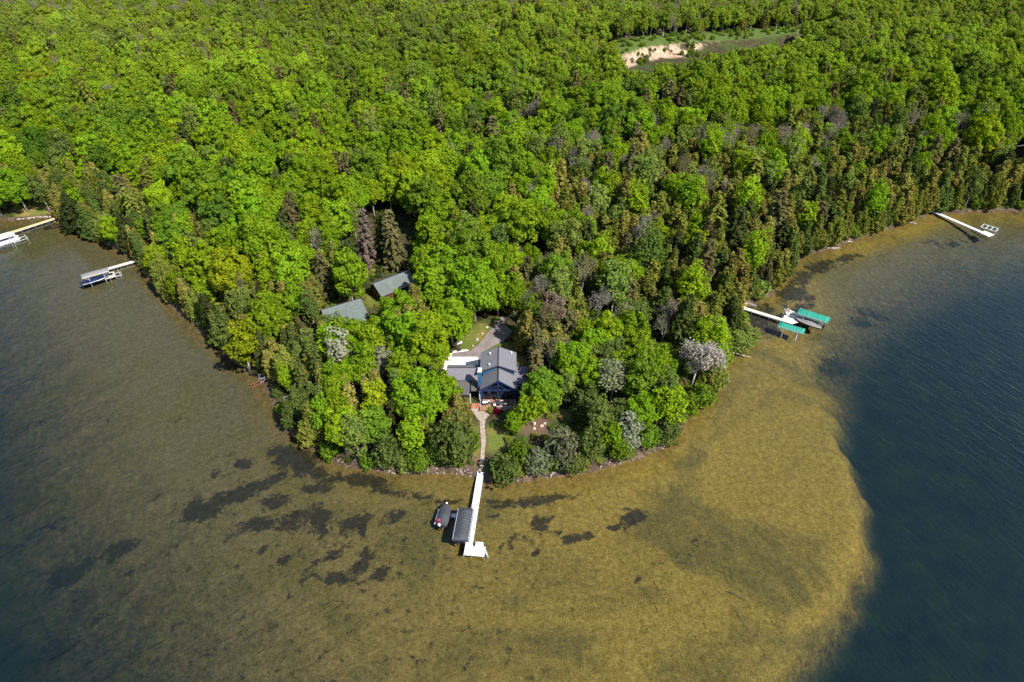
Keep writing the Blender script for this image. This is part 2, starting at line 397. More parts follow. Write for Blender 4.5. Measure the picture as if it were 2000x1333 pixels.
def ground_mat():
    m, nt, _, L = newmat('ground_soil')
    pos = geo_pos(nt); sp = nt.nodes.new('ShaderNodeSeparateXYZ'); L.new(pos, sp.inputs[0])
    A = lambda n: attr(nt, n).outputs['Fac']
    n_s = noise(nt, pos, 1.1, 4, .65); n_m = noise(nt, pos, .22, 4, .6); n_l = noise(nt, pos, .05, 4, .6); n_f = noise(nt, pos, 3.5, 3, .6)
    # --- land
    floor = ramp(nt, n_s.outputs[0], [(.3, (.016, .014, .008)), (.5, (.045, .036, .02)), (.72, (.075, .058, .03))]).outputs[0]
    moss = ramp(nt, n_s.outputs[0], [(.3, (.018, .03, .008)), (.7, (.06, .085, .018))]).outputs[0]
    land = mix(nt, mrange(nt, n_m.outputs[0], .45, .6), floor, moss)
    grass = mix(nt, mrange(nt, n_m.outputs[0], .40, .62), ramp(nt, n_f.outputs[0], [(.3, (.06, .085, .015)), (.7, (.12, .145, .03))]).outputs[0],
                ramp(nt, n_f.outputs[0], [(.3, (.16, .11, .035)), (.7, (.24, .17, .06))]).outputs[0])
    land = mix(nt, A('lawn'), land, grass)
    land = mix(nt, A('mulch'), land, ramp(nt, n_f.outputs[0], [(.3, (.06, .038, .026)), (.7, (.16, .10, .07))]).outputs[0])
    mead = ramp(nt, n_s.outputs[0], [(.3, (.035, .065, .012)), (.55, (.08, .12, .025)), (.75, (.15, .15, .05))]).outputs[0]
    land = mix(nt, A('meadow'), land, mead)
    sand = ramp(nt, n_s.outputs[0], [(.25, (.20, .12, .075)), (.5, (.36, .25, .17)), (.7, (.45, .35, .25))]).outputs[0]
    land = mix(nt, mth(nt, 'MULTIPLY', A('bank'), mrange(nt, n_m.outputs[0], .40, .50)), land, sand)
    beach = ramp(nt, n_s.outputs[0], [(.25, (.025, .018, .012)), (.5, (.065, .045, .03)), (.75, (.17, .12, .085))]).outputs[0]
    land = mix(nt, mrange(nt, A('shore'), .3, 1.5, 1, 0), land, beach)
    # --- lake bed
    caustic = nt.nodes.new('ShaderNodeTexVoronoi'); caustic.feature = 'DISTANCE_TO_EDGE'; caustic.inputs['Scale'].default_value = 2.3
    wp = nt.nodes.new('ShaderNodeVectorMath'); wp.operation = 'ADD'; L.new(pos, wp.inputs[0])
    sc = nt.nodes.new('ShaderNodeVectorMath'); sc.operation = 'SCALE'; sc.inputs['Scale'].default_value = .8; L.new(n_s.outputs['Color'], sc.inputs[0]); L.new(sc.outputs[0], wp.inputs[1]); L.new(wp.outputs[0], caustic.inputs['Vector'])
    net = mrange(nt, caustic.outputs['Distance'], .02, .24, 1, 0)  # bright caustic light lines painted into the sand grain
    grain = mth(nt, 'ADD', mth(nt, 'MULTIPLY', n_s.outputs[0], .46), mth(nt, 'ADD', mth(nt, 'MULTIPLY', net, .11), mth(nt, 'MULTIPLY', n_f.outputs[0], .42)))
    ochre = ramp(nt, grain, [(.24, (.056, .034, .006)), (.46, (.145, .092, .016)), (.66, (.25, .170, .042)), (.88, (.39, .28, .09))]).outputs[0]
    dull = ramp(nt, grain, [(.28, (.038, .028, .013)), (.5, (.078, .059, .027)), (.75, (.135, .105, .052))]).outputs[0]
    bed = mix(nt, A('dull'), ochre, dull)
    # broad noise bands of darker olive tone over the sand
    band = noise(nt, pos, .045, 4, .62, 1.2)
    olive = ramp(nt, grain, [(.28, (.030, .026, .008)), (.5, (.072, .056, .016)), (.75, (.14, .105, .03))]).outputs[0]
    bed = mix(nt, mth(nt, 'MULTIPLY', mrange(nt, band.outputs[0], .44, .66), .88), bed, olive)
    rust = ramp(nt, n_s.outputs[0], [(.3, (.07, .036, .012)), (.7, (.19, .11, .035))]).outputs[0]
    bed = mix(nt, mrange(nt, A('shore'), -4.0, -.3, 0, .55), bed, rust)
    wd = noise(nt, pos, .42, 10, .80, .5)
    wsum = mth(nt, 'ADD', A('weed'), mth(nt, 'MULTIPLY', mth(nt, 'SUBTRACT', wd.outputs[0], .50), 3.8))
    wm = mth(nt, 'MULTIPLY', mrange(nt, wsum, .36, .66), .86)
    wcol = ramp(nt, n_s.outputs[0], [(.3, (.006, .006, .007)), (.7, (.018, .016, .011))]).outputs[0]
    bed = mix(nt, mth(nt, 'MULTIPLY', wm, mrange(nt, A('weed'), .02, .25)), bed, wcol)
    # specks of scattered weed
    bed = mix(nt, mth(nt, 'MULTIPLY', mth(nt, 'MULTIPLY', mrange(nt, noise(nt, pos, .7, 5, .72).outputs[0], .55, .66), A('speck')), .8), bed, wcol)
    deep_tone = ramp(nt, n_m.outputs[0], [(.3, (.002, .008, .013)), (.55, (.004, .012, .013)), (.8, (.010, .018, .011))]).outputs[0]  # darkening and blue of deep water, painted into the bed colour
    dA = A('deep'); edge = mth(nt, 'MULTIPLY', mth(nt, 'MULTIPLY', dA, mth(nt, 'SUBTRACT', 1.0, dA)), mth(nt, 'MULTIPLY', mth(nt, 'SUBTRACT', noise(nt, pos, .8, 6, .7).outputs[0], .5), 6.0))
    bed = mix(nt, mth(nt, 'ADD', dA, edge, None, True), bed, deep_tone)
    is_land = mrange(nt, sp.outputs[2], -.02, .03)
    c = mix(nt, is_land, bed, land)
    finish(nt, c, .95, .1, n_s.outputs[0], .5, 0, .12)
    return m
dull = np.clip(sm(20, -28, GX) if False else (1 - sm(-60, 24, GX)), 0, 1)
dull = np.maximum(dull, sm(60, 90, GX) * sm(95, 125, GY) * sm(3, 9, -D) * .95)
speck = (1 - sm(-8, 26, GX)) * sm(-75, -45, GX) * sm(3, 10, -D) * (1 - sm(48, 60, -D)) * .9 + .05
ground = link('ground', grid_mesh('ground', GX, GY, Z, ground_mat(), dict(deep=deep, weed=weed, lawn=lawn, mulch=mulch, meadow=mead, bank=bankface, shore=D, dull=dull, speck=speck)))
tag(ground, 'wooded ground and the sandy lake bed around the point', kind='structure')

# ------------------------------------------------------------------ water surface
def water_mat():
    m, nt, _, L = newmat('lake_water')
    pos = geo_pos(nt)
    def waves(deg, sx, sy, scale, seed):
        mp = N(nt, 'ShaderNodeMapping', vector_type='POINT'); L.new(pos, mp.inputs[0]); mp.inputs['Rotation'].default_value = (0, 0, math.radians(deg)); mp.inputs['Location'].default_value = (seed*31.7, seed*11.3, seed)
        m2 = nt.nodes.new('ShaderNodeVectorMath'); m2.operation = 'MULTIPLY'; L.new(mp.outputs[0], m2.inputs[0]); m2.inputs[1].default_value = (sx, sy, 1)
        return noise(nt, m2.outputs[0], scale, 3, .5, .5).outputs[0]
    sp = nt.nodes.new('ShaderNodeSeparateXYZ'); L.new(pos, sp.inputs[0])
    side = mrange(nt, sp.outputs[0], -25, 30)
    wr = waves(63, .30, 1.15, .85, 1); wl = waves(-42, .30, 1.15, .85, 2); wf = waves(20, .9, 1.2, 1.9, 3)
    mixw = nt.nodes.new('ShaderNodeMix'); L.new(side, mixw.inputs[0]); L.new(mth(nt, 'MULTIPLY', wl, .5), mixw.inputs[2]); L.new(wr, mixw.inputs[3])
    gust = noise(nt, pos, .018, 3, .5)
    h = mth(nt, 'ADD', mixw.outputs[0], mth(nt, 'MULTIPLY', wf, .16))
    h = mth(nt, 'MULTIPLY', h, mrange(nt, gust.outputs[0], .3, .7, .6, 1.2))
    bn = nt.nodes.new('ShaderNodeBump'); bn.inputs['Strength'].default_value = 1.0; bn.inputs['Distance'].default_value = .20; L.new(h, bn.inputs['Height'])
    fr = nt.nodes.new('ShaderNodeFresnel'); fr.inputs['IOR'].default_value = 1.33; L.new(bn.outputs[0], fr.inputs['Normal'])
    tr = nt.nodes.new('ShaderNodeBsdfTransparent'); tr.inputs[0].default_value = (.86, .93, .92, 1)
    gl = nt.nodes.new('ShaderNodeBsdfGlossy'); gl.inputs['Roughness'].default_value = .14; gl.inputs[0].default_value = (1, 1, 1, 1); L.new(bn.outputs[0], gl.inputs['Normal'])
    ms = nt.nodes.new('ShaderNodeMixShader'); L.new(fr.outputs[0], ms.inputs[0]); L.new(tr.outputs[0], ms.inputs[1]); L.new(gl.outputs[0], ms.inputs[2])
    o = nt.nodes.new('ShaderNodeOutputMaterial'); L.new(ms.outputs[0], o.inputs[0])
    return m
wx = np.array([-6000, -600, -200, 0, 200, 600, 6000.]); wy = np.array([-3000, 0, 60, 120, 200, 320, 700.])
wX, wY = np.meshgrid(wx, wy)
water = link('lake_water', grid_mesh('lake_water', wX, wY, np.zeros_like(wX), water_mat(), {}, False)); tag(water, 'clear lake water lapping round the point', kind='structure')

# ------------------------------------------------------------------ sky, sun, camera
SUN_AZ = math.radians(133); SUN_EL = math.radians(48)
w = bpy.data.worlds.new('World'); scn.world = w; w.use_nodes = True
nt = w.node_tree; bg = nt.nodes['Background']; sky = nt.nodes.new('ShaderNodeTexSky'); sky.sky_type = 'NISHITA'; sky.sun_disc = False
sky.sun_elevation = SUN_EL; sky.sun_rotation = SUN_AZ; sky.altitude = 200; sky.air_density = 1.0; sky.dust_density = .6
nt.links.new(sky.outputs[0], bg.inputs[0]); bg.inputs[1].default_value = .115
sl = bpy.data.lights.new('sun', 'SUN'); sl.energy = 5.0; sl.angle = math.radians(.5); sl.color = (1, .95, .87)
so = bpy.data.objects.new('sun', sl); col.objects.link(so)
sd = Vector((math.sin(SUN_AZ)*math.cos(SUN_EL), math.cos(SUN_AZ)*math.cos(SUN_EL), math.sin(SUN_EL)))
so.rotation_euler = sd.to_track_quat('Z', 'Y').to_euler(); so.location = sd * 400
cam = bpy.data.cameras.new('camera'); cam.sensor_width = 36; cam.lens = F / 2000 * 36; cam.clip_start = .5; cam.clip_end = 20000
co = bpy.data.objects.new('camera', cam); col.objects.link(co); co.location = (0, 0, CAMH); co.rotation_euler = (PI/2 - PITCH, 0, 0); scn.camera = co
scn.view_settings.view_transform = 'Standard'; scn.view_settings.look = 'None'; scn.view_settings.exposure = 0.92; scn.view_settings.gamma = 1
cy = scn.cycles
cy.max_bounces = 6; cy.diffuse_bounces = 2; cy.glossy_bounces = 2; cy.transmission_bounces = 3; cy.transparent_max_bounces = 8
cy.use_denoising = False; cy.caustics_reflective = False; cy.caustics_refractive = False; cy.sample_clamp_indirect = 4
# ------------------------------------------------------------------ foliage geometry
def unit(v): return v / (np.linalg.norm(v, axis=-1, keepdims=True) + 1e-9)
def leaf_quads(C, Nn, sa, sb, along=None, jit=.25):
    n = len(C); R = unit(RNG.normal(size=(n, 3))) if along is None else along
    T = unit(np.cross(Nn, R)); B = np.cross(T, Nn)
    sa = np.broadcast_to(sa, n)[:, None]; sb = np.broadcast_to(sb, n)[:, None]
    out = []
    for a, b in ((-1, -1), (1, -1), (1, 1), (-1, 1)):
        j = 1 + RNG.uniform(-jit, jit, (n, 2))
        out.append(C + T*sa*a*j[:, :1] + B*sb*b*j[:, 1:])
    V = np.stack(out, 1).reshape(-1, 3)
    return V
def quads_of(n): return np.arange(4*n).reshape(-1, 4)
def sphere_dirs(n, zmin=-1.0):
    k = np.arange(n) + .5
    z = 1 - (1 - zmin) * k / n; a = k * 2.39996 + RNG.uniform(0, 6)
    r = np.sqrt(np.clip(1 - z*z, 0, 1))
    d = np.stack([r*np.cos(a), r*np.sin(a), z], 1) + RNG.normal(scale=.13, size=(n, 3))
    return unit(d)
def lobed_crown(R, zc, up, dn, lobes=52, lr=(.95, 1.5), per=48, leaf=(.20, .34), zmin=-.55, squash=1.0, gap=.0, flat=.5):
    """broadleaf crown: rounded bunches of leaves spread over an uneven dome"""
    dirs = sphere_dirs(lobes, zmin)
    ecc = 1 + RNG.normal(scale=.16, size=lobes)
    axx = RNG.uniform(.88, 1.12, 2)
    ctr = dirs * ecc[:, None] * np.array([R*axx[0], R*axx[1], 1]) * .80
    ctr[:, 2] = np.where(dirs[:, 2] > 0, dirs[:, 2]*up, dirs[:, 2]*dn) * ecc * .84 + zc
    keep = RNG.uniform(size=lobes) > gap
    C, NN, LV, S = [], [], [], []
    for c, d in zip(ctr[keep], dirs[keep]):
        r = RNG.uniform(*lr); n = int(per * (r / 1.2)**2)
        q = unit(RNG.normal(size=(n*2, 3))); q = q[(q @ d + .35*q[:, 2]) > -.15][:n]
        rr = r * RNG.uniform(.72, 1.06, (len(q), 1))
        C.append(c + q*rr*np.array([1, 1, squash])); NN.append(unit(q + .25*np.array([0, 0, 1]) + RNG.normal(scale=flat, size=q.shape)))
        LV.append(np.clip(RNG.normal(.5, .16) + RNG.normal(scale=.16, size=len(q)), 0, 1)); S.append(RNG.uniform(*leaf, len(q)))
    n = int(lobes*2.2)                                       # leaves inside that close the crown
    q = sphere_dirs(n, zmin); c = q * RNG.uniform(.25, .68, (n, 1)) * np.array([R, R, 1]); c[:, 2] = np.where(q[:, 2] > 0, q[:, 2]*up, q[:, 2]*dn)*RNG.uniform(.3, .7, n) + zc
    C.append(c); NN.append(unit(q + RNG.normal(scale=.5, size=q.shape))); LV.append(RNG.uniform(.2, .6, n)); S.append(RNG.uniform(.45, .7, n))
    C, NN, LV, S = np.concatenate(C), np.concatenate(NN), np.concatenate(LV), np.concatenate(S)
    return leaf_quads(C, NN, S, S*RNG.uniform(.75, 1.2, len(S))), LV
def cedar_crown(R, h, z0, tufts=170, per=15, p=.62, irregular=.22, leafy=(.10, .24)):
    """evergreen with upright feathery sprays and a pointed uneven top"""
    C, NN, LV, AL, S = [], [], [], [], []
    ph = RNG.uniform(0, 6, 3)
    for i in range(tufts):
        t = RNG.uniform(0, 1)**.85; a = RNG.uniform(0, 2*PI)
        prof = (1 - t)**p * min(1, .45 + t*5)
        lump = 1 + irregular*math.sin(2*a + ph[0] + 5*t) + irregular*.6*math.sin(3*a + ph[1] - 9*t)
        r = R * prof * lump * RNG.uniform(.62, 1.05); z = z0 + (h - z0)*t
        out = np.array([math.cos(a), math.sin(a), 0])
        d = unit(out*RNG.uniform(.5, 1) + np.array([0, 0, RNG.uniform(.35, 1.1)]))
        base = out*r*.9 + np.array([0, 0, z]); n = per
        L = RNG.uniform(.7, 1.35) * (1 - .45*t)
        s = RNG.uniform(0, 1, (n, 1)); c = base + d*L*s + RNG.normal(scale=.22, size=(n, 3))*(1.15 - s)
        C.append(c); NN.append(unit(out*.9 + np.array([0, 0, .35]) + RNG.normal(scale=.6, size=(n, 3)))); AL.append(unit(d + RNG.normal(scale=.35, size=(n, 3))))
        LV.append(np.clip(RNG.normal(.5, .2) + RNG.normal(scale=.15, size=n), 0, 1)); S.append(RNG.uniform(*leafy, n))
    n = 130; t = RNG.uniform(0, .85, n); a = RNG.uniform(0, 2*PI, n); r = R*.45*(1 - t)**p
    C.append(np.stack([r*np.cos(a), r*np.sin(a), z0 + (h - z0)*t], 1)); o = np.stack([np.cos(a), np.sin(a), 0*a], 1)
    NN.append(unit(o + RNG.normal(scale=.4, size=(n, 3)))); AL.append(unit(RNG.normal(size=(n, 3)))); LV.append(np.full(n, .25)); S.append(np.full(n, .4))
    C, NN, AL, LV, S = map(np.concatenate, (C, NN, AL, LV, S))
    return leaf_quads(C, NN, S, S*RNG.uniform(1.3, 2.3, len(S)), AL), LV
def fir_crown(R, h, z0, levels=17, p=.8, droop=.25, dens=12, leafy=(.13, .24)):
    """conifer with separate tiers of level or drooping boughs"""
    C, NN, LV, AL, S = [], [], [], [], []
    for k in range(levels):
        t = (k + RNG.uniform(-.3, .3)) / levels; t = min(max(t, 0), .985); z = z0 + (h - z0)*t
        nb = max(4, int(8*(1 - t)**.5)); a0 = RNG.uniform(0, 6)
        for b in range(nb):
            a = a0 + 2*PI*b/nb + RNG.normal(scale=.25); L = R*(1 - t)**p*RNG.uniform(.65, 1.1) + .25
            out = np.array([math.cos(a), math.sin(a), 0]); n = max(4, int(dens*L/1.6))
            s = np.sqrt(RNG.uniform(.02, 1, (n, 1))); side = np.array([-out[1], out[0], 0])
            c = np.array([0, 0, z]) + out*L*s + side*RNG.normal(scale=.26, size=(n, 1))*L*.55*(1.15 - s)
            c[:, 2] += (-droop*L*s[:, 0]**1.6 + RNG.normal(scale=.08, size=n))
            C.append(c); NN.append(unit(np.array([0, 0, 1]) + out*.35 + RNG.normal(scale=.38, size=(n, 3)))); AL.append(np.repeat((out - np.array([0, 0, droop]))[None], n, 0) + RNG.normal(scale=.3, size=(n, 3)))
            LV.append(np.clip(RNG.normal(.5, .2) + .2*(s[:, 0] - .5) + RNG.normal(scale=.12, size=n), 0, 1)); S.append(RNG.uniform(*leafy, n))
    C, NN, AL, LV, S = map(np.concatenate, (C, NN, AL, LV, S))
    return leaf_quads(C, NN, S, S*RNG.uniform(1.4, 2.2, len(S)), unit(AL)), LV
def limb_mesh(h, r0, crown_z, limbs=5, spread=2.2, lean=.3, twin=False, top=None):
    mb = MB(); top = top or h*.8
    for tw in range(2 if twin else 1):
        ox = (.45*(2*tw - 1)) if twin else 0
        l = RNG.normal(scale=lean, size=2); n = 5
        pts = [(ox*(1 + z) + l[0]*z*z, l[1]*z*z + .08*math.sin(5*z), z*top - (.35 if z == 0 else 0)) for z in np.linspace(0, 1, n)]
        rr = [r0*(1 - .82*z) * (1.35 if z == 0 else 1) * (.75 if twin else 1) for z in np.linspace(0, 1, n)]
        mb.tube(pts, rr, 7)
        for k in range(limbs):
            t = RNG.uniform(.35, .85); z = crown_z*.85 + (top - crown_z*.85)*t*.8; f = z/top
            x, y = ox*(1 + f) + l[0]*f*f, l[1]*f*f; a = RNG.uniform(0, 2*PI); L = spread*RNG.uniform(.7, 1.2)
            mb.tube([(x, y, z), (x + math.cos(a)*L*.5, y + math.sin(a)*L*.5, z + L*.35), (x + math.cos(a)*L, y + math.sin(a)*L, z + L*.9)], [r0*.35, r0*.22, r0*.08], 5)
    return mb
def bare_tree(h, R, r0, twigs=True, levels=4, seedl=5):
    """leafless branching skeleton; returns trunk MB, bud quads"""
    mb = MB(); tips = []
    def grow(p, d, L, r, lev):
        q = p + d*L; m = p + d*L*.5 + Vector(RNG.normal(scale=.06*L, size=3))
        mb.tube([p, m, q], [r, r*.8, r*.6], 6 if lev < 1 else (4 if lev < 3 else 3), cap=lev == 0)
        if lev >= levels: tips.append(q); return
        n = 3 if lev == 0 else int(RNG.integers(2, 4))
        if lev == 0: n = seedl
        for k in range(n):
            a = 2*PI*k/n + RNG.uniform(-.5, .5); tilt = RNG.uniform(.35, .75) if lev else RNG.uniform(.3, .7)
            u = d.cross(Vector((.3, .9, .1))).normalized(); w2 = d.cross(u)
            nd = (d*math.cos(tilt) + (u*math.cos(a) + w2*math.sin(a))*math.sin(tilt) + Vector((0, 0, .18))).normalized()
            st = q if lev or k == 0 else p + d*L*RNG.uniform(.55, 1)
            grow(st, nd, L*RNG.uniform(.55, .78) * (.8 if lev == 0 else 1), r*.58, lev + 1)
            tips.append(st + nd*L*.4)
    grow(Vector((0, 0, -.3)), Vector((RNG.normal(scale=.05), RNG.normal(scale=.05), 1)).normalized(), h*.42, r0, 0)
    T = np.array([tuple(t) for t in tips])
    s = np.abs(T[:, :2]).max(); k = np.array([R/max(s, .1), R/max(s, .1), h/max(T[:, 2].max(), 1)])
    mb.v = [tuple(np.array(v)*np.where(v[2] > 1, k, np.array([1, 1, k[2]]))) for v in mb.v]
    return mb, T*k
def bud_quads(T, per, sc, size):
    C = np.repeat(T, per, 0) + RNG.normal(scale=sc, size=(len(T)*per, 3)); n = len(C)
    S = RNG.uniform(size[0], size[1], n)
    return leaf_quads(C, unit(RNG.normal(size=(n, 3)) + np.array([0, 0, .7])), S, S), RNG.uniform(.1, .9, n)

# ------------------------------------------------------------------ tree prototypes: kind -> list of (crown V, lv, trunk MB, bark key, R0, h0)
PROTO = {}
def proto(kind, VL, trunk, bark, R0, h0): PROTO.setdefault(kind, []).append((VL[0], VL[1], trunk, bark, R0, h0))
MAPLES = [(4.2, 7.9, 5.0, 4.4, -.55, 66, (.8, 1.4)), (3.9, 8.2, 5.6, 5.0, -.7, 70, (.7, 1.25)), (4.6, 8.4, 3.9, 3.6, -.4, 70, (.8, 1.5)), (3.8, 7.6, 5.2, 4.6, -.65, 56, (.6, 1.5)), (4.3, 8.0, 4.6, 4.4, -.6, 78, (.65, 1.1)), (4.0, 8.6, 5.0, 4.8, -.75, 62, (.7, 1.3))]
for k, (R_, zc_, up_, dn_, zm_, nl_, lr_) in enumerate(MAPLES):
    proto('maple_tree', lobed_crown(R_, zc_, up_, dn_, lobes=nl_, lr=lr_, per=84, leaf=(.14, .25), zmin=zm_, gap=.06), limb_mesh(13, .24, 4.5, 6, 2.4), 'grey_bark', R_, 13)
for k in range(2):
    proto('young_maple', lobed_crown(2.6, 4.2, 2.6, 2.2, lobes=40, lr=(.55, .95), per=52, leaf=(.15, .25)), limb_mesh(6.5, .14, 2.2, 4, 1.2, twin=k == 0), 'pale_bark', 2.6, 6.5)
for k in range(3):
    proto('poplar_tree', lobed_crown(2.7, 8.2, 5.2, 4.8, lobes=66, lr=(.5, 1.0), per=58, leaf=(.11, .20), gap=.10, zmin=-.9), limb_mesh(13.5, .19, 4, 5, 1.3), 'pale_bark', 2.7, 13)
def clump_cedar(k):
    Vs, Ls = [], []
    n = 3 + k % 3
    for i in range(n):
        a = 2*PI*i/n + RNG.uniform(-.5, .5); o = 0 if i == 0 else RNG.uniform(.9, 1.7); f = 1 if i == 0 else RNG.uniform(.55, .9)
        V, lv = cedar_crown(RNG.uniform(1.5, 2.0), 11.5*f, .5, tufts=int(105*f + 20), p=.95, irregular=.32, per=22, leafy=(.08, .19))
        lean = RNG.uniform(.0, .05)
        V = V + np.array([o*math.cos(a), o*math.sin(a), 0]) + V[:, 2:3]*lean*np.array([math.cos(a), math.sin(a), 0])
        Vs.append(V); Ls.append(np.clip(lv + RNG.uniform(-.14, .14), 0, 1))
    return np.concatenate(Vs), np.concatenate(Ls)
for k in range(5):
    proto('cedar_tree', clump_cedar(k), limb_mesh(10, .2, 2, 3, .8, top=9), 'bark', 2.8, 11)
for k in range(2):
    proto('spruce_tree', fir_crown(2.0, 13, 1.2, 20, .85, .22, 13), limb_mesh(12, .18, 2, 0, 1, top=12.2), 'bark', 2.0, 13)
for k in range(2):
    proto('hemlock_tree', fir_crown(3.3, 14.5, 1.5, 19, .62, .28, 17, (.16, .30)), limb_mesh(14, .25, 3, 3, 1, top=13.5), 'bark', 3.3, 14.5)
for k in range(3):
    tm, T = bare_tree(11.5, 2.9, .19, levels=4)
    proto('bare_tree', bud_quads(T, 5, .35, (.05, .10)), tm, 'grey_bark', 2.9, 11.5)
for k in range(2):
    proto('willow_shrub', lobed_crown(2.4, 2.5, 2.9, 2.3, lobes=60, lr=(.45, .85), per=50, leaf=(.09, .19), zmin=-.85, gap=.05, flat=.9), limb_mesh(4, .09, 1, 4, 1.0, twin=True), 'bark', 2.4, 5.4)
for k in range(2):
    proto('shore_shrub', lobed_crown(1.5, 1.3, 1.6, 1.2, lobes=34, lr=(.4, .7), per=46, leaf=(.11, .21), zmin=-.8), limb_mesh(2, .06, .6, 3, .6, twin=True), 'bark', 1.5, 2.9)
tm, T = bare_tree(10.5, 4.6, .22, levels=4, seedl=6)
proto('blossom_tree', bud_quads(T, 22, .55, (.07, .15)), tm, 'grey_bark', 4.6, 10.5)
tm, T = bare_tree(10.5, 2.9, .22, levels=4, seedl=6)
proto('pine_tree', bud_quads(T[T[:, 2] > 4.5], 8, .45, (.09, .17)), tm, 'pale_bark', 2.9, 10.5)
def crown_mesh(name, V, lv, mat): return npmesh(name, V, quads_of(len(V)//4), [mat], lv)
IND = {}                                   # meshes of the individual trees: kind -> [(crown, trunk)]
for kind, lst in PROTO.items():
    IND[kind] = [(crown_mesh(kind + '_crown', V, lv, M['leaf']), tr.mesh(kind + '_trunk', M[bk], True)) for (V, lv, tr, bk, R0, h0) in lst]
def wood_proto(kind, i):
    """one mesh with crown and trunk for the far wood"""
    V, lv, tr, bk, R0, h0 = PROTO[kind][i]
    nV = len(V); tv = np.array(tr.v)
    me = bpy.data.meshes.new('wood_' + kind)
    fs = [tuple(q) for q in quads_of(nV//4)] + [tuple(nV + j for j in f) for f in tr.f]
    me.from_pydata([tuple(v) for v in V] + [tuple(v) for v in tv], [], fs)
    me.materials.append(M['leaf_far']); me.materials.append(M[bk])
    me.polygons.foreach_set('material_index', [0]*(nV//4) + [1]*len(tr.f))
    a = me.attributes.new('lv', 'FLOAT', 'FACE'); a.data.foreach_set('value', list(lv) + [.5]*len(tr.f))
    return bpy.data.objects.new('wood_' + kind, me)

def scatter(name, pts, rot, scl, tint, idx, protos, label):
    """ONE object of uncounted plants: points carrying copies of a few plants"""
    me = bpy.data.meshes.new(name); pts = np.asarray(pts, np.float32)
    me.vertices.add(len(pts)); me.vertices.foreach_set('co', pts.ravel())
    def put(n, t, v, f='value'):
        a = me.attributes.new(n, t, 'POINT'); a.data.foreach_set(f, np.asarray(v).ravel())
    put('rotz', 'FLOAT_VECTOR', np.stack([np.zeros(len(rot)), np.zeros(len(rot)), rot], 1).astype(np.float32), 'vector')
    put('scl', 'FLOAT_VECTOR', np.asarray(scl, np.float32), 'vector')
    put('tint', 'FLOAT_COLOR', np.concatenate([np.asarray(tint, np.float32), np.ones((len(pts), 1), np.float32)], 1), 'color')
    put('kidx', 'INT', np.asarray(idx, np.int32))
    o = link(name, me); tag(o, label, kind='stuff')
    ng = bpy.data.node_groups.new(name, 'GeometryNodeTree')
    ng.interface.new_socket('Geometry', in_out='INPUT', socket_type='NodeSocketGeometry'); ng.interface.new_socket('Geometry', in_out='OUTPUT', socket_type='NodeSocketGeometry')
    nd, L = ng.nodes, ng.links
    gi = nd.new('NodeGroupInput'); go = nd.new('NodeGroupOutput'); jn = nd.new('GeometryNodeJoinGeometry')
    m2p = nd.new('GeometryNodeMeshToPoints'); L.new(gi.outputs[0], m2p.inputs[0])
    def na(n, t):
        x = nd.new('GeometryNodeInputNamedAttribute'); x.data_type = t; x.inputs[0].default_value = n; return x.outputs[0]
    ki = na('kidx', 'INT'); er = nd.new('FunctionNodeEulerToRotation'); L.new(na('rotz', 'FLOAT_VECTOR'), er.inputs[0]); sc = na('scl', 'FLOAT_VECTOR')
    for k, po in enumerate(protos):
        oi = nd.new('GeometryNodeObjectInfo'); oi.inputs[0].default_value = po
        g2 = nd.new('GeometryNodeGeometryToInstance'); L.new(oi.outputs['Geometry'], g2.inputs[0])
        cp = nd.new('FunctionNodeCompare'); cp.data_type = 'INT'; cp.operation = 'EQUAL'; L.new(ki, cp.inputs[2]); cp.inputs[3].default_value = k
        ip = nd.new('GeometryNodeInstanceOnPoints'); L.new(m2p.outputs[0], ip.inputs['Points']); L.new(cp.outputs[0], ip.inputs['Selection'])
        L.new(g2.outputs[0], ip.inputs['Instance']); L.new(er.outputs[0], ip.inputs['Rotation']); L.new(sc, ip.inputs['Scale'])
        L.new(ip.outputs[0], jn.inputs[0])
    L.new(jn.outputs[0], go.inputs[0])
    md = o.modifiers.new('scatter', 'NODES'); md.node_group = ng
    return o
# ------------------------------------------------------------------ paved things and ground sheets
def sheet(name, poly_px, mat, z_over, label, zfix=None):
    """ground sheet that follows the terrain under a traced outline"""
    pts = [GT(*p)[:2] for p in poly_px]
    x0, x1 = min(p[0] for p in pts), max(p[0] for p in pts); y0, y1 = min(p[1] for p in pts), max(p[1] for p in pts)
    import bmesh
    bm = bmesh.new(); f = bm.faces.new([bm.verts.new((x, y, 0)) for x, y in pts])
    bmesh.ops.triangulate(bm, faces=[f])
    for k in range(3): bmesh.ops.subdivide_edges(bm, edges=[e for e in bm.edges if e.calc_length() > 1.2], cuts=1, use_grid_fill=False)
    bmesh.ops.triangulate(bm, faces=bm.faces[:])
    co = np.array([v.co[:2] for v in bm.verts]); dd = shore_d(co[:, 0], co[:, 1]); zz = land_z(co[:, 0], co[:, 1], np.maximum(dd, 0)) if zfix is None else np.full(len(co), zfix)
    for v, z in zip(bm.verts, zz): v.co.z = z + z_over
    bmesh.ops.recalc_face_normals(bm, faces=bm.faces)
    if sum(f.normal.z for f in bm.faces) < 0: bmesh.ops.reverse_faces(bm, faces=bm.faces[:])
    me = bpy.data.meshes.new(name); bm.to_mesh(me); bm.free(); me.materials.append(mat)
    return tag(link(name, me), label, kind='structure')
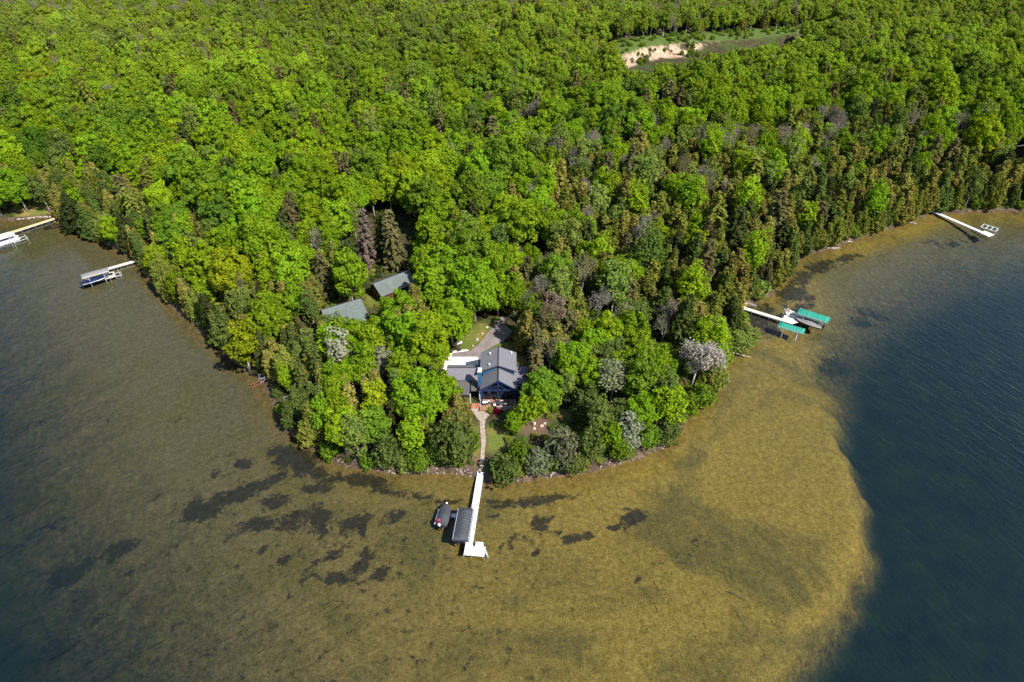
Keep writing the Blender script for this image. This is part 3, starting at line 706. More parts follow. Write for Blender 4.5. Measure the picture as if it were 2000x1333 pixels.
def paver_mat():
    m, nt, _, L = newmat('clay_pavers'); pos = geo_pos(nt)
    b = nt.nodes.new('ShaderNodeTexBrick'); b.inputs['Scale'].default_value = 1.6; b.inputs['Mortar Size'].default_value = .012; L.new(pos, b.inputs['Vector'])
    b.inputs['Color1'].default_value = (.175, .148, .142, 1); b.inputs['Color2'].default_value = (.145, .125, .122, 1); b.inputs['Mortar'].default_value = (.15, .11, .10, 1)
    n = noise(nt, pos, .5, 4); c = mix(nt, mrange(nt, n.outputs[0], .35, .7), b.outputs[0], (.215, .18, .17))
    finish(nt, c, .9, .2); return m
def flag_mat(name, a, bcol):
    m, nt, _, L = newmat(name); pos = geo_pos(nt)
    v = nt.nodes.new('ShaderNodeTexVoronoi'); v.feature = 'DISTANCE_TO_EDGE'; v.inputs['Scale'].default_value = 1.5; L.new(pos, v.inputs['Vector'])
    n = noise(nt, pos, 2.2, 4); c = mix(nt, mrange(nt, v.outputs[0], .02, .09), bcol, ramp(nt, n.outputs[0], [(.3, tuple(x*.8 for x in a)), (.7, a)]).outputs[0])
    finish(nt, c, .9, .2); return m
M['pavers'] = paver_mat(); M['flags'] = flag_mat('flagstone', (.34, .285, .235), (.20, .15, .10)); M['gravel'] = simple('pale_gravel', (.62, .55, .48), .95, .35, 7)
sheet('driveway', [(884,691),(918,686.5),(932,675.5),(945,662),(960,641),(966,632),(968,620),(984,618),(988,636),(1000,648),(986,666),(957,680),(946,689),(941,692),(939,713),(934.5,713),(934.5,697),(883.5,697)], M['pavers'], .05, 'curving pinkish paved driveway behind the house')
sheet('concrete_apron', [(883.5,697.6),(934,697.6),(934,716),(880,716)], M['concrete'], .055, 'white concrete apron behind the garage wing')
sheet('gravel_path', [(858,732),(865,712),(872,699),(880,688),(892,684.5),(912,683),(917,685.8),(884,690.3),(882.6,697),(880,716),(874,722)], M['gravel'], .04, 'pale gravel strip curving round the garage corner')
sheet('flagstone_path', [(913,787),(926,789),(936,795),(946,804),(956,811),(948,821),(947,840),(949,860),(947,882),(945,905),(942,930),(935,930),(938,900),(940,870),(938,840),(938,824),(930,815),(921,802)], M['flags'], .05, 'pale flagstone path running down to the white dock')
# ------------------------------------------------------------------ the house
ZG = 2.6
def part(mb, name, mat, root, label=None):
    o = mb.build(name, M[mat], root)
    if label: o['label'] = label
    return o
H = tag(empty('house', (-2.7, 101.0, ZG)), 'dark-roofed blue lake house with tall gable and chimney', 'house')
def gable_roof_y(mb, x0, x1, y0, y1, eave, ridge, t=.16):
    xm = (x0 + x1)/2
    mb.slab([(x0, y0, eave), (x0, y1, eave), (xm, y1, ridge), (xm, y0, ridge)], t); mb.slab([(xm, y0, ridge), (xm, y1, ridge), (x1, y1, eave), (x1, y0, eave)], t)
def gable_roof_x(mb, x0, x1, y0, ym, y1, e0, ridge, e1, t=.16):
    mb.slab([(x0, y0, e0), (x1, y0, e0), (x1, ym, ridge), (x0, ym, ridge)], t); mb.slab([(x0, ym, ridge), (x1, ym, ridge), (x1, y1, e1), (x0, y1, e1)], t)
# tall rear block
mb = MB(); mb.prism([(-3.1, 1.55), (3.1, 1.55), (3.1, 6.6), (-3.1, 6.6)], -.4, 5.45); mb.add([(-3.1,1.55,5.45),(3.1,1.55,5.45),(0,1.55,6.75),(-3.1,6.6,5.45),(3.1,6.6,5.45),(0,6.6,6.75)], [(0,1,2),(3,5,4),(0,2,5,3),(1,4,5,2)])
part(mb, 'wall', 'blue_siding', H)
mb = MB(); gable_roof_y(mb, -3.62, 3.6, 1.15, 7.05, 5.48, 7.02); r = part(mb, 'roof', 'slate', H)
mb = MB(); mb.bar((0, 1.13, 7.05), (0, 7.07, 7.05), .22, .05); mb.build('ridge_cap', M['fascia'], r)
mb = MB()
for yy in (1.13, 7.07):
    mb = MB()
    for s in (-1, 1): mb.bar((s*3.62, yy, 5.38), (0, yy, 6.92), .06, .22)
    mb.build('fascia', M['fascia'], r)
for i, (x, y, z) in enumerate([(-1.7, 5.5, 6.3), (2.6, 6.2, 5.95), (-1.75, 2.1, 6.28)]):
    v = MB(); v.tube([(x, y, z-.1), (x, y, z+.32)], .11, 8); v.tube([(x, y, z+.32), (x, y, z+.40)], .17, 8); v.build('roof_vent', M['white'], r)
for x0 in (-2.1, -.5, 1.1):
    w = part(MB().box(x0, x0+1.0, 6.58, 6.66, 3.2, 4.6), 'window', 'white', H); MB().box(x0+.08, x0+.92, 6.655, 6.68, 3.28, 4.52).build('pane', M['glass'], w)
# front great-room gable
for a in (-3.1, 2.95): part(MB().box(a, a+.15, -1.2, 1.5, -.4, 3.75), 'wall', 'blue_siding', H)
mb = MB(); gable_roof_y(mb, -3.55, 3.68, -2.35, 1.54, 3.72, 6.2); r = part(mb, 'roof', 'slate', H)
MB().bar((.065, -2.37, 6.23), (.065, 1.54, 6.23), .22, .05).build('ridge_cap', M['fascia'], r)
mb = MB()
for s, xe in ((-1, -3.55), (1, 3.68)): mb.bar((xe, -2.38, 3.62), (.065, -2.38, 6.08), .08, .26)
mb.build('fascia', M['navy'], r)
# glazed front: posts, beams, panes
mb = MB(); mb.box(-3.1, 3.1, -1.3, -1.12, 2.55, 2.95); mb.box(-3.1, 3.1, -1.28, -1.12, -.1, .25)
for x in (-3.02, -1.5, 0, 1.5, 3.02): mb.box(x-.11, x+.11, -1.31, -1.11, -.1, 3.7 if abs(x) > 2.9 else 4.9 if abs(x) > 1 else 6.0)
part(mb, 'window_frame', 'navy', H)
for x0, x1 in ((-2.9, -1.62), (-1.38, -.12), (.12, 1.38), (1.62, 2.9)):
    w = part(MB().box(x0, x1, -1.2, -1.16, .26, 2.54), 'window', 'glass', H); MB().box(x0, x1, -1.245, -1.205, 1.72, 1.80).build('window_bar', M['blue_siding'], w)
for a, b in ((-2.9, -1.62), (-1.38, -.12), (.12, 1.38), (1.62, 2.9)):
    za, zb = [3.72 + 2.4*(1 - abs(x)/3.5) - .25 for x in (a, b)]
    w = MB(); w.add([(a,-1.2,2.96),(b,-1.2,2.96),(b,-1.2,zb),(a,-1.2,za),(a,-1.16,2.96),(b,-1.16,2.96),(b,-1.16,zb),(a,-1.16,za)], [(0,1,2,3),(7,6,5,4),(0,4,5,1),(1,5,6,2),(2,6,7,3),(3,7,4,0)]); part(w, 'window', 'glass', H)
mb = MB(); mb.box(-3.3, 3.4, -2.25, -2.05, 3.35, 3.6); mb.box(-.14, .14, -2.25, -2.05, -.1, 6.0)
for s in (-1, 1): mb.box(s*3.15-.13, s*3.15+.13, -2.27, -2.03, -.1, 3.6); mb.bar((s*1.7, -2.15, 3.6), (0, -2.15, 4.9), .14, .14)
part(mb, 'truss', 'navy', H)
# chimney
mb = MB(); mb.box(-3.95, -3.2, -1.0, .2, -.4, 7.1); c = part(mb, 'chimney', 'blue_siding', H)
mb = MB(); mb.box(-4.02, -3.13, -1.07, .27, 7.1, 7.22); mb.box(-3.85, -3.3, -.85, .05, 7.22, 7.45); mb.build('chimney_cap', M['alu'], c)
# garage wing with the porch roofs in front
mb = MB(); mb.prism([(-9.9, 1.7), (-3.1, 1.7), (-3.1, 5.8), (-9.9, 5.8)], -.4, 2.95); mb.add([(-9.9,1.7,2.95),(-9.9,5.8,2.95),(-9.9,3.8,4.05),(-3.1,1.7,2.95),(-3.1,5.8,2.95),(-3.1,3.8,4.05)], [(0,2,1),(3,4,5),(0,3,5,2),(1,2,5,4)]); part(mb, 'wall', 'blue_siding', H)
mb = MB(); gable_roof_x(mb, -10.35, -3.12, 1.35, 3.8, 6.15, 3.0, 4.22, 3.0); r = part(mb, 'roof', 'slate', H)
mb = MB(); mb.bar((-10.37, 3.8, 4.25), (-3.12, 3.8, 4.25), .2, .05); mb.build('ridge_cap', M['fascia'], r)
mb = MB()
for a, b in (((1.35, 2.9), (3.8, 4.12)), ((6.15, 2.9), (3.8, 4.12))): mb.bar((-10.38, a[0], a[1]), (-10.38, b[0], b[1]), .06, .2)
mb.build('fascia', M['fascia'], r)
mb = MB(); mb.box(-9.3, -6.7, 5.79, 5.86, -.2, 2.2); mb.box(-6.3, -3.8, 5.79, 5.86, -.2, 2.2); part(mb, 'garage_door', 'white', H)
mb = MB(); mb.slab([(-9.55, -2.25, 2.38), (-5.65, -2.25, 2.38), (-5.65, 1.36, 2.86), (-9.75, 1.36, 2.86)], .14); part(mb, 'porch_roof', 'slate_b', H)
mb = MB(); mb.slab([(-5.4, -1.25, 2.52), (-3.5, -1.25, 2.52), (-3.5, 1.36, 2.88), (-5.4, 1.36, 2.88)], .14); part(mb, 'porch_roof', 'slate_b', H)
mb = MB(); mb.prism([(-9.3, -1.9), (-5.9, -1.9), (-5.9, 1.7), (-9.3, 1.7)], -.4, 2.25); part(mb, 'porch_wall', 'dark_siding', H)
for x in (-8.8, -7.7, -6.7): w = part(MB().box(x, x+.8, -1.95, -1.88, .9, 1.9), 'window', 'fascia', H); MB().box(x+.07, x+.73, -1.965, -1.94, .97, 1.83).build('pane', M['glass'], w)
for x, y in ((-5.5, -2.05), (-3.7, -1.1)): part(MB().box(x-.1, x+.1, y-.1, y+.1, -.2, 2.42), 'porch_post', 'alu', H)
# right wing
mb = MB(); mb.prism([(3.1, .75), (5.9, .75), (5.9, 4.2), (3.1, 4.2)], -.4, 2.8); part(mb, 'wall', 'blue_siding', H)
mb = MB(); mb.slab([(3.12, .35, 2.95), (6.3, .35, 2.95), (6.3, 4.45, 4.02), (3.12, 4.45, 4.02)], .16); part(mb, 'roof', 'slate', H)
w = part(MB().box(3.7, 5.2, .68, .77, .9, 2.1), 'window', 'white', H); MB().box(3.8, 5.1, .66, .69, 1.0, 2.0).build('pane', M['glass'], w)
# deck and what stands on it
DZ = ZG + .35
dk = tag(empty('deck', (-2.7, 101, ZG)), 'brown timber deck in front of the great glazed gable', 'deck')
part(MB().box(-3.6, 3.4, -4.4, -1.32, .12, .35), 'deck_floor', 'deck_wood', dk)
mb = MB()
for x in (-3.5, 3.3): part(MB().bar((x, -4.3, 1.2), (x, -2.4, 1.2), .08, .06), 'handrail', 'alu', dk)
mb.bar((-.2, -4.32, 1.2), (3.3, -4.32, 1.2), .08, .06)
for x in np.arange(-.2, 3.4, .5): mb.box(x-.03, x+.03, -4.34, -4.28, .35, 1.2)
part(mb, 'railing', 'alu', dk)
for x in (-3.4, 0, 3.2): part(MB().box(x-.1, x+.1, -4.3, -4.1, -.6, .12), 'deck_post', 'deck_wood', dk)
st = tag(empty('brick_steps', (-6.9, 98.0, ZG-.3)), 'reddish brick steps beside the deck and porch corner', 'steps')
for k in range(3): part(MB().box(-1.2, 1.0, -.9+.45*k, .6, 0, .18*(k+1)), 'step', 'brick', st)
def chair(x, y, rz, lab):
    o = tag(empty('deck_chair', (x, y, DZ), rz), lab, 'chair', 'cushioned chairs on the deck')
    part(MB().box(-.3, .3, -.3, .3, .36, .44), 'seat', 'wicker', o); mb = MB(); mb.slab([(-.3, .28, .44), (.3, .28, .44), (.3, .42, 1.0), (-.3, .42, 1.0)], .06); part(mb, 'backrest', 'wicker', o)
    part(MB().box(-.26, .26, -.27, .24, .44, .54), 'cushion', 'cushion', o)
    for s in (-1, 1):
        part(MB().box(s*.33-.04, s*.33+.04, -.3, .3, .55, .62), 'armrest', 'wicker', o)
        for yy in (-.26, .26): part(MB().box(s*.27-.03, s*.27+.03, yy-.03, yy+.03, 0, .36), 'leg', 'wicker', o)
for x, y, rz, l in ((-4.6, 98.5, 2.6, 'dark cushioned chair at the corner of the deck by the chimney'), (-3.4, 97.6, .2, 'dark cushioned chair before the middle deck window'), (-2.0, 98.6, -2.8, 'dark cushioned chair between the deck table and the glass'), (-1.2, 97.7, -.8, 'dark cushioned chair beside the right deck railing')): chair(x, y, rz, l)
tb = tag(empty('deck_table', (-2.4, 97.9, DZ)), 'round dark table between the deck chairs', 'table')
part(MB().tube([(0, 0, .70), (0, 0, .75)], .55, 16), 'tabletop', 'fascia', tb); part(MB().tube([(0, 0, 0), (0, 0, .70)], .06, 8), 'leg', 'fascia', tb)
gr = tag(empty('barbecue_grill', (-5.3, 98.2, DZ - .25), .2), 'dark barbecue grill with steel lid by the porch post', 'grill')
part(MB().box(-.5, .5, -.28, .28, .1, .8), 'cabinet', 'fascia', gr); part(MB().tube([(-.5, 0, .85), (.5, 0, .85)], .28, 10), 'lid', 'alu', gr)
sb = tag(empty('burgundy_shrub', G(971, 806, 2.5) + (2.2,)), 'small round burgundy-leaved shrub below the deck', 'shrub')
V, lv = lobed_crown(.40, .45, .4, .36, lobes=22, lr=(.12, .2), per=36, leaf=(.06, .11), zmin=-.8)
o = link('crown', crown_mesh('burgundy_crown', V, lv, M['leaf']), sb); o.color = (.13, .012, .03, 1)
part(MB().tube([(0, 0, -.1), (0, 0, .5)], .04, 6), 'stem', 'bark', sb)
hp = tag(empty('basketball_hoop', GT(898.5, 687.5), .5), 'white-board basketball hoop at the edge of the drive', 'hoop')
part(MB().tube([(0, .5, 0), (0, .35, 2.0), (0, .05, 2.7)], .07, 8), 'pole', 'fascia', hp); part(MB().box(-.6, .6, -.05, 0, 2.2, 2.9), 'backboard', 'white', hp)
part(MB().box(-.45, .45, .2, .9, 0, .18), 'base', 'fascia', hp)
mb = MB(); a = [2*PI*k/12 for k in range(13)]; mb.tube([(.23*math.cos(t), -.3+.23*math.sin(t), 2.5) for t in a], .02, 5, False); part(mb, 'rim', 'rust', hp)
# ------------------------------------------------------------------ two cabins behind
def cabin(name, A, B, zr, wf, wb, ze_f, ze_b, wall, roof, label, over=.45):
    A, B = Vector((*A, 0)), Vector((*B, 0)); L = (B - A).length; ang = math.atan2(B.y - A.y, B.x - A.x)
    zb = min(tz(A.x, A.y), tz(B.x, B.y)); r0 = tag(empty(name, (A.x, A.y, zb), ang), label, 'house')
    h = ZG - zb; zr += h; ze_f += h; ze_b += h
    x0, x1 = over, L - over
    mb = MB(); mb.prism([(x0, -wf+over), (x1, -wf+over), (x1, wb-over), (x0, wb-over)], -.6, min(ze_f, ze_b)-.02)
    e = min(ze_f, ze_b) - .02
    mb.add([(x0, -wf+over, e), (x0, wb-over, e), (x0, 0, zr-.22), (x1, -wf+over, e), (x1, wb-over, e), (x1, 0, zr-.22)], [(0,2,1),(3,4,5),(0,3,5,2),(1,2,5,4)])
    part(mb, 'wall', wall, r0)
    mb = MB(); gable_roof_x(mb, 0, L, -wf, 0, wb, ze_f, zr, ze_b, .15); rr = part(mb, 'roof', roof, r0)
    MB().bar((-.02, 0, zr+.03), (L+.02, 0, zr+.03), .2, .05).build('ridge_cap', M['metal'], rr)
    for x in (-.02, L + .02):
        mb = MB(); mb.bar((x, -wf, ze_f-.08), (x, 0, zr-.08), .06, .2); mb.bar((x, wb, ze_b-.08), (x, 0, zr-.08), .06, .2); mb.build('fascia', M['brown_wall'], rr)
    return r0, L, zr, ze_f, h
c2, L2, z2, e2, h2 = cabin('cabin', (-32.6, 134.9), (-25.0, 141.0), 4.4, 3.25, 3.25, 2.6, 2.6, 'brown_wall', 'green_grey', 'brown log cabin with grey-green gabled roof and green door')
part(MB().box(6.2, 8.4, -2.86, -2.78, -.2+h2, 1.9+h2), 'door', 'green_door', c2); 
for y in (-1.2, 1.0): w = part(MB().box(.40, .47, y, y+.8, 1.0+h2, 1.9+h2), 'window', 'metal', c2); MB().box(.385, .405, y+.08, y+.72, 1.08+h2, 1.82+h2).build('pane', M['glass'], w)
c3, L3, z3, e3, h3 = cabin('cabin', (-42.4, 123.9), (-34.4, 128.6), 4.6, 3.8, 3.4, 2.6, 2.7, 'brown_wall', 'green_grey', 'cabin with broad grey roof and small dormer above the left point')
mb = MB(); mb.slab([(5.2, -6.3, 1.65+h3), (8.6, -6.3, 1.65+h3), (8.6, -3.75, 2.66+h3), (5.2, -3.75, 2.66+h3)], .15); part(mb, 'lean_to_roof', 'green_grey', c3)
mb = MB(); mb.box(5.5, 8.3, -6.0, -3.4, -.6, 1.7+h3); part(mb, 'wall', 'brown_wall', c3)
mb = MB(); mb.box(3.0, 4.6, -3.3, -1.5, 2.7+h3, 3.55+h3); d = part(mb, 'dormer', 'brown_wall', c3); mb = MB(); mb.slab([(2.8, -3.5, 3.6+h3), (4.8, -3.5, 3.6+h3), (4.8, -1.0, 4.12+h3), (2.8, -1.0, 4.12+h3)], .1); mb.build('dormer_roof', M['green_grey'], d)
MB().box(3.2, 4.4, -3.33, -3.29, 2.95+h3, 3.45+h3).build('pane', M['glass'], d)
x, y, z = GT(1989, 308); c4, L4, z4, e4, h4 = cabin('cabin', (x, y), (x+9, y+3), 4.6, 3.6, 3.6, 2.8, 2.8, 'dark_siding', 'pink_roof', 'far cabin with pale pinkish roof at the right edge of the woods')
# ------------------------------------------------------------------ docks
def dock(label, a, b, w, mat, z=.62, n=6, dark=True, depth=1.3, name='dock'):
    """walkway from a to b built of sections on posts, local x along the walk"""
    a, b = Vector(a), Vector(b); L = (b - a).length; o = tag(empty(name, (a.x, a.y, 0), math.atan2(b.y - a.y, b.x - a.x)), label, 'dock')
    for k in range(n):
        x0, x1 = L*k/n + .02, L*(k+1)/n - .02
        mb = MB(); nb = int((x1 - x0)/.30)
        for i in range(nb): u = x0 + (x1 - x0)*i/nb; mb.box(u + .016, u + (x1-x0)/nb - .016, -w/2, w/2, z-.05, z)
        s = part(mb, 'deck_section', mat, o); f = MB()
        for q in (-1, 1): f.box(x0, x1, q*w/2 - .05*(q+1)*.5-.0, q*w/2 + .05*(1-q)*.5, z-.22, z-.052)
        f.build('side_rail', M['alu'], s)
    for k in range(n+1):
        for q in (-1, 1): part(MB().tube([(L*k/n, q*(w/2 + .04), -depth), (L*k/n, q*(w/2 + .04), z + (.22 if k % 2 else .05))], .035, 6), 'post', 'metal', o)
    return o, L
A0 = Vector((-5.66, 82.9)); A1 = Vector((-7.20, 65.35))
D1, LD = dock('long white L-shaped dock running out from the stone path', A0, A1, 1.2, 'dock_white', n=7)
mb = MB()
for i in range(12): mb.box(LD - 1.9 + .158*i, LD - 1.9 + .158*i + .145, .62, 2.75, .57, .62)
part(mb, 'end_platform', 'dock_white', D1)
for x in (LD - 1.85, LD - .05): part(MB().tube([(x, 2.7, -1.3), (x, 2.7, .75)], .035, 6), 'post', 'metal', D1)
mb = MB()
for s in (-.25, .25): mb.bar((LD - 1.0 + s, 2.78, .95), (LD - 1.0 + s, 3.25, -.9), .05, .05)
for t in np.linspace(.1, .95, 6): mb.bar((LD-1.25, 2.78 + .47*t, .95 - 1.85*t), (LD-.75, 2.78 + .47*t, .95 - 1.85*t), .12, .03)
part(mb, 'ladder', 'alu', D1)
D1M = D1.matrix_basis
def on(o, x, y, z): 
    c, s = math.cos(o.rotation_euler.z), math.sin(o.rotation_euler.z); return (o.location.x + c*x - s*y, o.location.y + s*x + c*y, z)
bn = tag(empty('bench', on(D1, LD - 1.75, 1.75, .62), D1.rotation_euler.z + PI/2), 'white slatted bench on the end of the long dock', 'bench')
part(MB().box(-.65, .65, -.15, .18, .40, .46), 'seat', 'white', bn); part(MB().box(-.65, .65, .28, .34, .55, .90), 'backrest', 'white', bn)
for s in (-1, 1): mb = MB(); mb.box(s*.55-.04, s*.55+.04, -.13, -.07, 0, .40); mb.box(s*.55-.04, s*.55+.04, .28, .335, 0, .90); mb.box(s*.55-.04, s*.55+.04, -.13, .3, .34, .40); part(mb, 'leg', 'white', bn)

def canopy_mesh(L, W, z, rise, ribs, drop=.28):
    mb = MB(); nx, ny = ribs*6, 10; P_ = []
    for i in range(nx+1):
        u = i/nx; x = (u - .5)*L; end = min(1, min(u, 1-u)*9); rib = .055*(abs(((u*ribs) % 1) - .5)*2)**5
        for j in range(ny+1):
            v = (j/ny - .5)*2; e = .72 + .28*end
            zz = z + rise*(1 - abs(v)**1.5)*end + rib*(1 - abs(v)**4)
            if j in (0, ny): zz = z - drop
            P_.append((x, v*W/2*(1 if j not in (0, ny) else 1.0), zz))
    mb.add(P_, [(i*(ny+1)+j, (i+1)*(ny+1)+j, (i+1)*(ny+1)+j+1, i*(ny+1)+j+1) for i in range(nx) for j in range(ny)])
    for i in (0, nx):
        row = [P_[i*(ny+1)+j] for j in range(ny+1)]; mb.poly(row)
    return mb
def boat_lift(label, x, y, rz, L, W, mat, z=2.5, ribs=11, rise=.45):
    o = tag(empty('boat_lift', (x, y, 0), rz), label, 'boat lift')
    part(canopy_mesh(L, W, z, rise, ribs), 'canopy', mat, o)
    for sx in (-1, 1):
        for sy in (-1, 1):
            part(MB().tube([(sx*L*.27, sy*W*.46, -1.3), (sx*L*.27, sy*W*.46, z - .05)], .05, 6), 'post', 'alu', o)
            part(MB().bar((sx*L*.27, sy*W*.46, 1.5), (sx*L*.46, sy*W*.46, z - .08), .05, .05), 'brace', 'alu', o)
    for sy in (-1, 1): part(MB().bar((-L*.48, sy*W*.46, z - .08), (L*.48, sy*W*.46, z - .08), .06, .08), 'canopy_rail', 'alu', o)
    for sx in (-1, 1): part(MB().bar((sx*L*.27, -W*.46, .02), (sx*L*.27, W*.46, .02), .1, .12), 'cradle_beam', 'alu', o)
    wh = MB(); q = [(L*.27 + .12, W*.46 + .08 + .001, 1.25)]; wh.tube([(L*.27, W*.52 + .38*math.cos(t), 1.2 + .38*math.sin(t)) for t in np.linspace(0, 2*PI, 15)], .02, 5, False); part(wh, 'winch_wheel', 'alu', o)
    return o
def hull_boat(label, x, y, rz, L, W, hullmat, covermat, z=.0, cover=True, engine=True):
    """runabout: local x towards the bow"""
    o = tag(empty('motor_boat', (x, y, z), rz), label, 'boat')
    n = 12; prof = []
    for i in range(n+1):
        u = i/n; hw = W/2*(1 if u < .5 else math.sqrt(max(0, 1 - ((u-.5)/.5)**2.2)))*(.88 + .12*min(1, u*4)); prof.append((-L/2 + L*u, max(hw, .03), .55 + .25*u*u, -.15 + .3*max(0, u-.7)))
    mb = MB(); V = []
    for x_, hw, zt, zb in prof: V += [(x_, -hw, zt), (x_, -hw*.8, .05), (x_, 0, zb), (x_, hw*.8, .05), (x_, hw, zt)]
    mb.add(V, [(i*5+j, i*5+j+1, (i+1)*5+j+1, (i+1)*5+j) for i in range(n) for j in range(4)] + [(0, 1, 2, 3, 4)]); part(mb, 'hull', hullmat, o)
    mb = MB(); V = []; m = 6
    for x_, hw, zt, zb in prof:
        u = (x_ + L/2)/L; hump = .42*math.exp(-((u-.45)/.28)**2) + .10 if cover else -.25
        for j in range(m+1): v = j/m*2 - 1; V.append((x_, hw*v*1.02, zt + .02 + hump*(1 - v*v)))
    mb.add(V, [(i*(m+1)+j, (i+1)*(m+1)+j, (i+1)*(m+1)+j+1, i*(m+1)+j+1) for i in range(n) for j in range(m)]); part(mb, 'cover' if cover else 'cockpit_floor', covermat, o)
    mb = MB()
    for s in (0, 4): mb.tube([(p[0], p[1]*(-1 if s == 0 else 1)*1.03, p[2]) for p in prof], .035, 5)
    part(mb, 'gunwale', 'alu' if hullmat == 'navy_hull' else covermat, o)
    if engine:
        mb = MB(); mb.box(-L/2 - .55, -L/2 - .05, -.2, .2, .35, .95); mb.box(-L/2 - .4, -L/2 - .2, -.08, .08, -.4, .35); e = part(mb, 'outboard_motor', 'black', o)
    return o
th = math.atan2(A0.y - A1.y, A0.x - A1.x)            # direction of the dock towards the shore
boat_lift('boat lift with long charcoal canopy beside the white dock', -8.05, 70.15, th, 6.5, 2.75, 'grey_vinyl', 2.45, 12, .5)
hull_boat('navy boat parked under the charcoal canopy', -8.55, 70.6, th, 5.4, 2.2, 'navy_hull', 'grey_vinyl', .35)
mb = MB()
tr = tag(empty('float_step', (-9.6, 73.35, 0), th), 'small white floating step behind the charcoal canopy', 'platform'); part(MB().box(-.35, .35, -.7, .7, .3, .5), 'deck_section', 'dock_white', tr)
for s in (-.6, .6): part(MB().tube([(0, s, -1.2), (0, s, .3)], .05, 6), 'post', 'metal', tr)
pb = hull_boat('fishing boat under a charcoal mooring cover beside the canopy', -11.55, 73.3, th - .05, 4.4, 2.0, 'fascia', 'grey_vinyl', .1)
part(MB().tube([(-1.9, .55, 1.15), (-1.5, .55, 1.2)], .3, 8), 'fuel_tank', 'red', pb)
part(MB().tube([(-2.5, .25, 1.0), (-2.5, .25, 1.25)], .22, 8), 'motor_cap', 'white', pb)
part(MB().tube([(2.2, 0, .95), (2.35, 0, .9)], .17, 8), 'bow_light', 'white', pb)
part(MB().tube([(-1.8, 1.25, .2), (1.3, 1.2, .25)], .12, 8), 'side_tube', 'alu', pb)
# --- right shore: dock with the two green canopies
R0_ = Vector(G(1453, 602, .6)); R1 = Vector(G(1538, 628, .6)); D2, L2d = dock('weathered narrow dock reaching the two green canopies', R0_, R1, 1.05, 'dock_pale', n=5)
rth = D2.rotation_euler.z
PC = Vector(G(1541, 621, .6))
pl = tag(empty('dock_platform', (PC.x, PC.y, 0), rth), 'white dock platform with lawn chairs between the green canopies', 'dock')
mb = MB(); mb.prism([(-1.1, -2.2), (1.2, -2.2), (2.6, -.3), (3.0, .6), (3.4, 2.0), (.2, 3.3), (-1.2, 2.2)], .52, .6); part(mb, 'platform_deck', 'dock_pale', pl)
for q in ((-.9, -2.0), (1.0, -2.0), (2.6, .6), (-1.0, 2.1), (.3, 3.0)): part(MB().tube([(q[0], q[1], -1.3), (q[0], q[1], .52)], .05, 6), 'post', 'metal', pl)
F0 = Vector(G(1561, 619, .6)); F1 = Vector(G(1597, 631.5, .6)); dock('short white finger dock beside the larger green canopy', F0, F1, 1.25, 'dock_white', n=3)
a, b = Vector(G(1565, 606, 2.9)), Vector(G(1616, 622, 2.9)); m = (a + b)/2; boat_lift('boat lift with larger plain green canopy on the outer side', m.x, m.y, math.atan2(b.y-a.y, b.x-a.x), 6.9, 2.6, 'green_vinyl', 2.6, 3, .3)
hull_boat('navy boat with pale cover under the larger green canopy', m.x - .9, m.y - .5, math.atan2(b.y-a.y, b.x-a.x) + PI, 6.0, 2.2, 'navy_hull', 'pale_vinyl', .4)
a, b = Vector(G(1526.5, 632, 2.9)), Vector(G(1568, 644, 2.9)); m = (a + b)/2; boat_lift('boat lift with smaller ribbed green canopy nearest the shore', m.x, m.y, math.atan2(b.y-a.y, b.x-a.x), 5.7, 2.1, 'green_vinyl', 2.6, 10, .32)
def lawn_chair(x, y, rz, lab):
    o = tag(empty('lawn_chair', (x, y, .6), rz), lab, 'chair', 'white lawn chairs on the platform')
    mb = MB(); mb.slab([(-.3, -.3, .42), (.3, -.3, .42), (.3, .3, .34), (-.3, .3, .34)], .04); part(mb, 'seat', 'white', o)
    mb = MB(); mb.slab([(-.3, .28, .36), (.3, .28, .36), (.26, .6, 1.05), (-.26, .6, 1.05)], .04); part(mb, 'backrest', 'white', o)
    for s in (-1, 1):
        part(MB().box(s*.36-.06, s*.36+.06, -.35, .35, .58, .62), 'armrest', 'white', o)
        part(MB().box(s*.33-.03, s*.33+.03, -.33, -.26, 0, .58), 'leg', 'white', o); part(MB().box(s*.33-.03, s*.33+.03, .22, .3, 0, .58), 'leg', 'white', o)
for x, y, rz, l in ((-.2, 2.0, 2.4, 'white lawn chair at the back of the platform'), (.9, 2.1, 3.4, 'white lawn chair nearest the larger green canopy'), (-.5, .9, 1.7, 'white lawn chair in the middle of the platform')):
    p = on(pl, x, y, .6); lawn_chair(p[0], p[1], rth + rz, l)
p = on(D2, L2d - 1.4, .62, 0); fp = tag(empty('flagpole', (p[0], p[1], 0), 0), 'thin flagpole with small red and white flag on the dock', 'flag')
part(MB().tube([(0, 0, -.8), (0, 0, 3.6)], .03, 6), 'pole', 'alu', fp)
def flag_mat2():
    m, nt, _, L = newmat('striped_flag'); tc = nt.nodes.new('ShaderNodeTexCoord').outputs['Object']; s = nt.nodes.new('ShaderNodeSeparateXYZ'); L.new(tc, s.inputs[0])
    st = mrange(nt, mth(nt, 'FRACT', mth(nt, 'MULTIPLY', s.outputs[2], 6)), .48, .52); c = mix(nt, st, (.7, .68, .70), (.45, .06, .10))
    ca = mth(nt, 'MULTIPLY', mrange(nt, s.outputs[0], .4, .42, 1, 0), mrange(nt, s.outputs[2], 3.18, 3.2)); finish(nt, mix(nt, ca, c, (.03, .05, .2)), .8); return m
mb = MB(); fl = [(.03 + .9*u, .10*math.sin(6*u), 0) for u in np.linspace(0, 1, 8)]
for yy in (0, .02): mb.add([(x_, y_ + yy, z_) for z_ in (2.95, 3.5) for x_, y_, _ in fl], [(i, i+1, 8+i+1, 8+i) for i in range(7)])
o = mb.build('flag', flag_mat2(), fp)
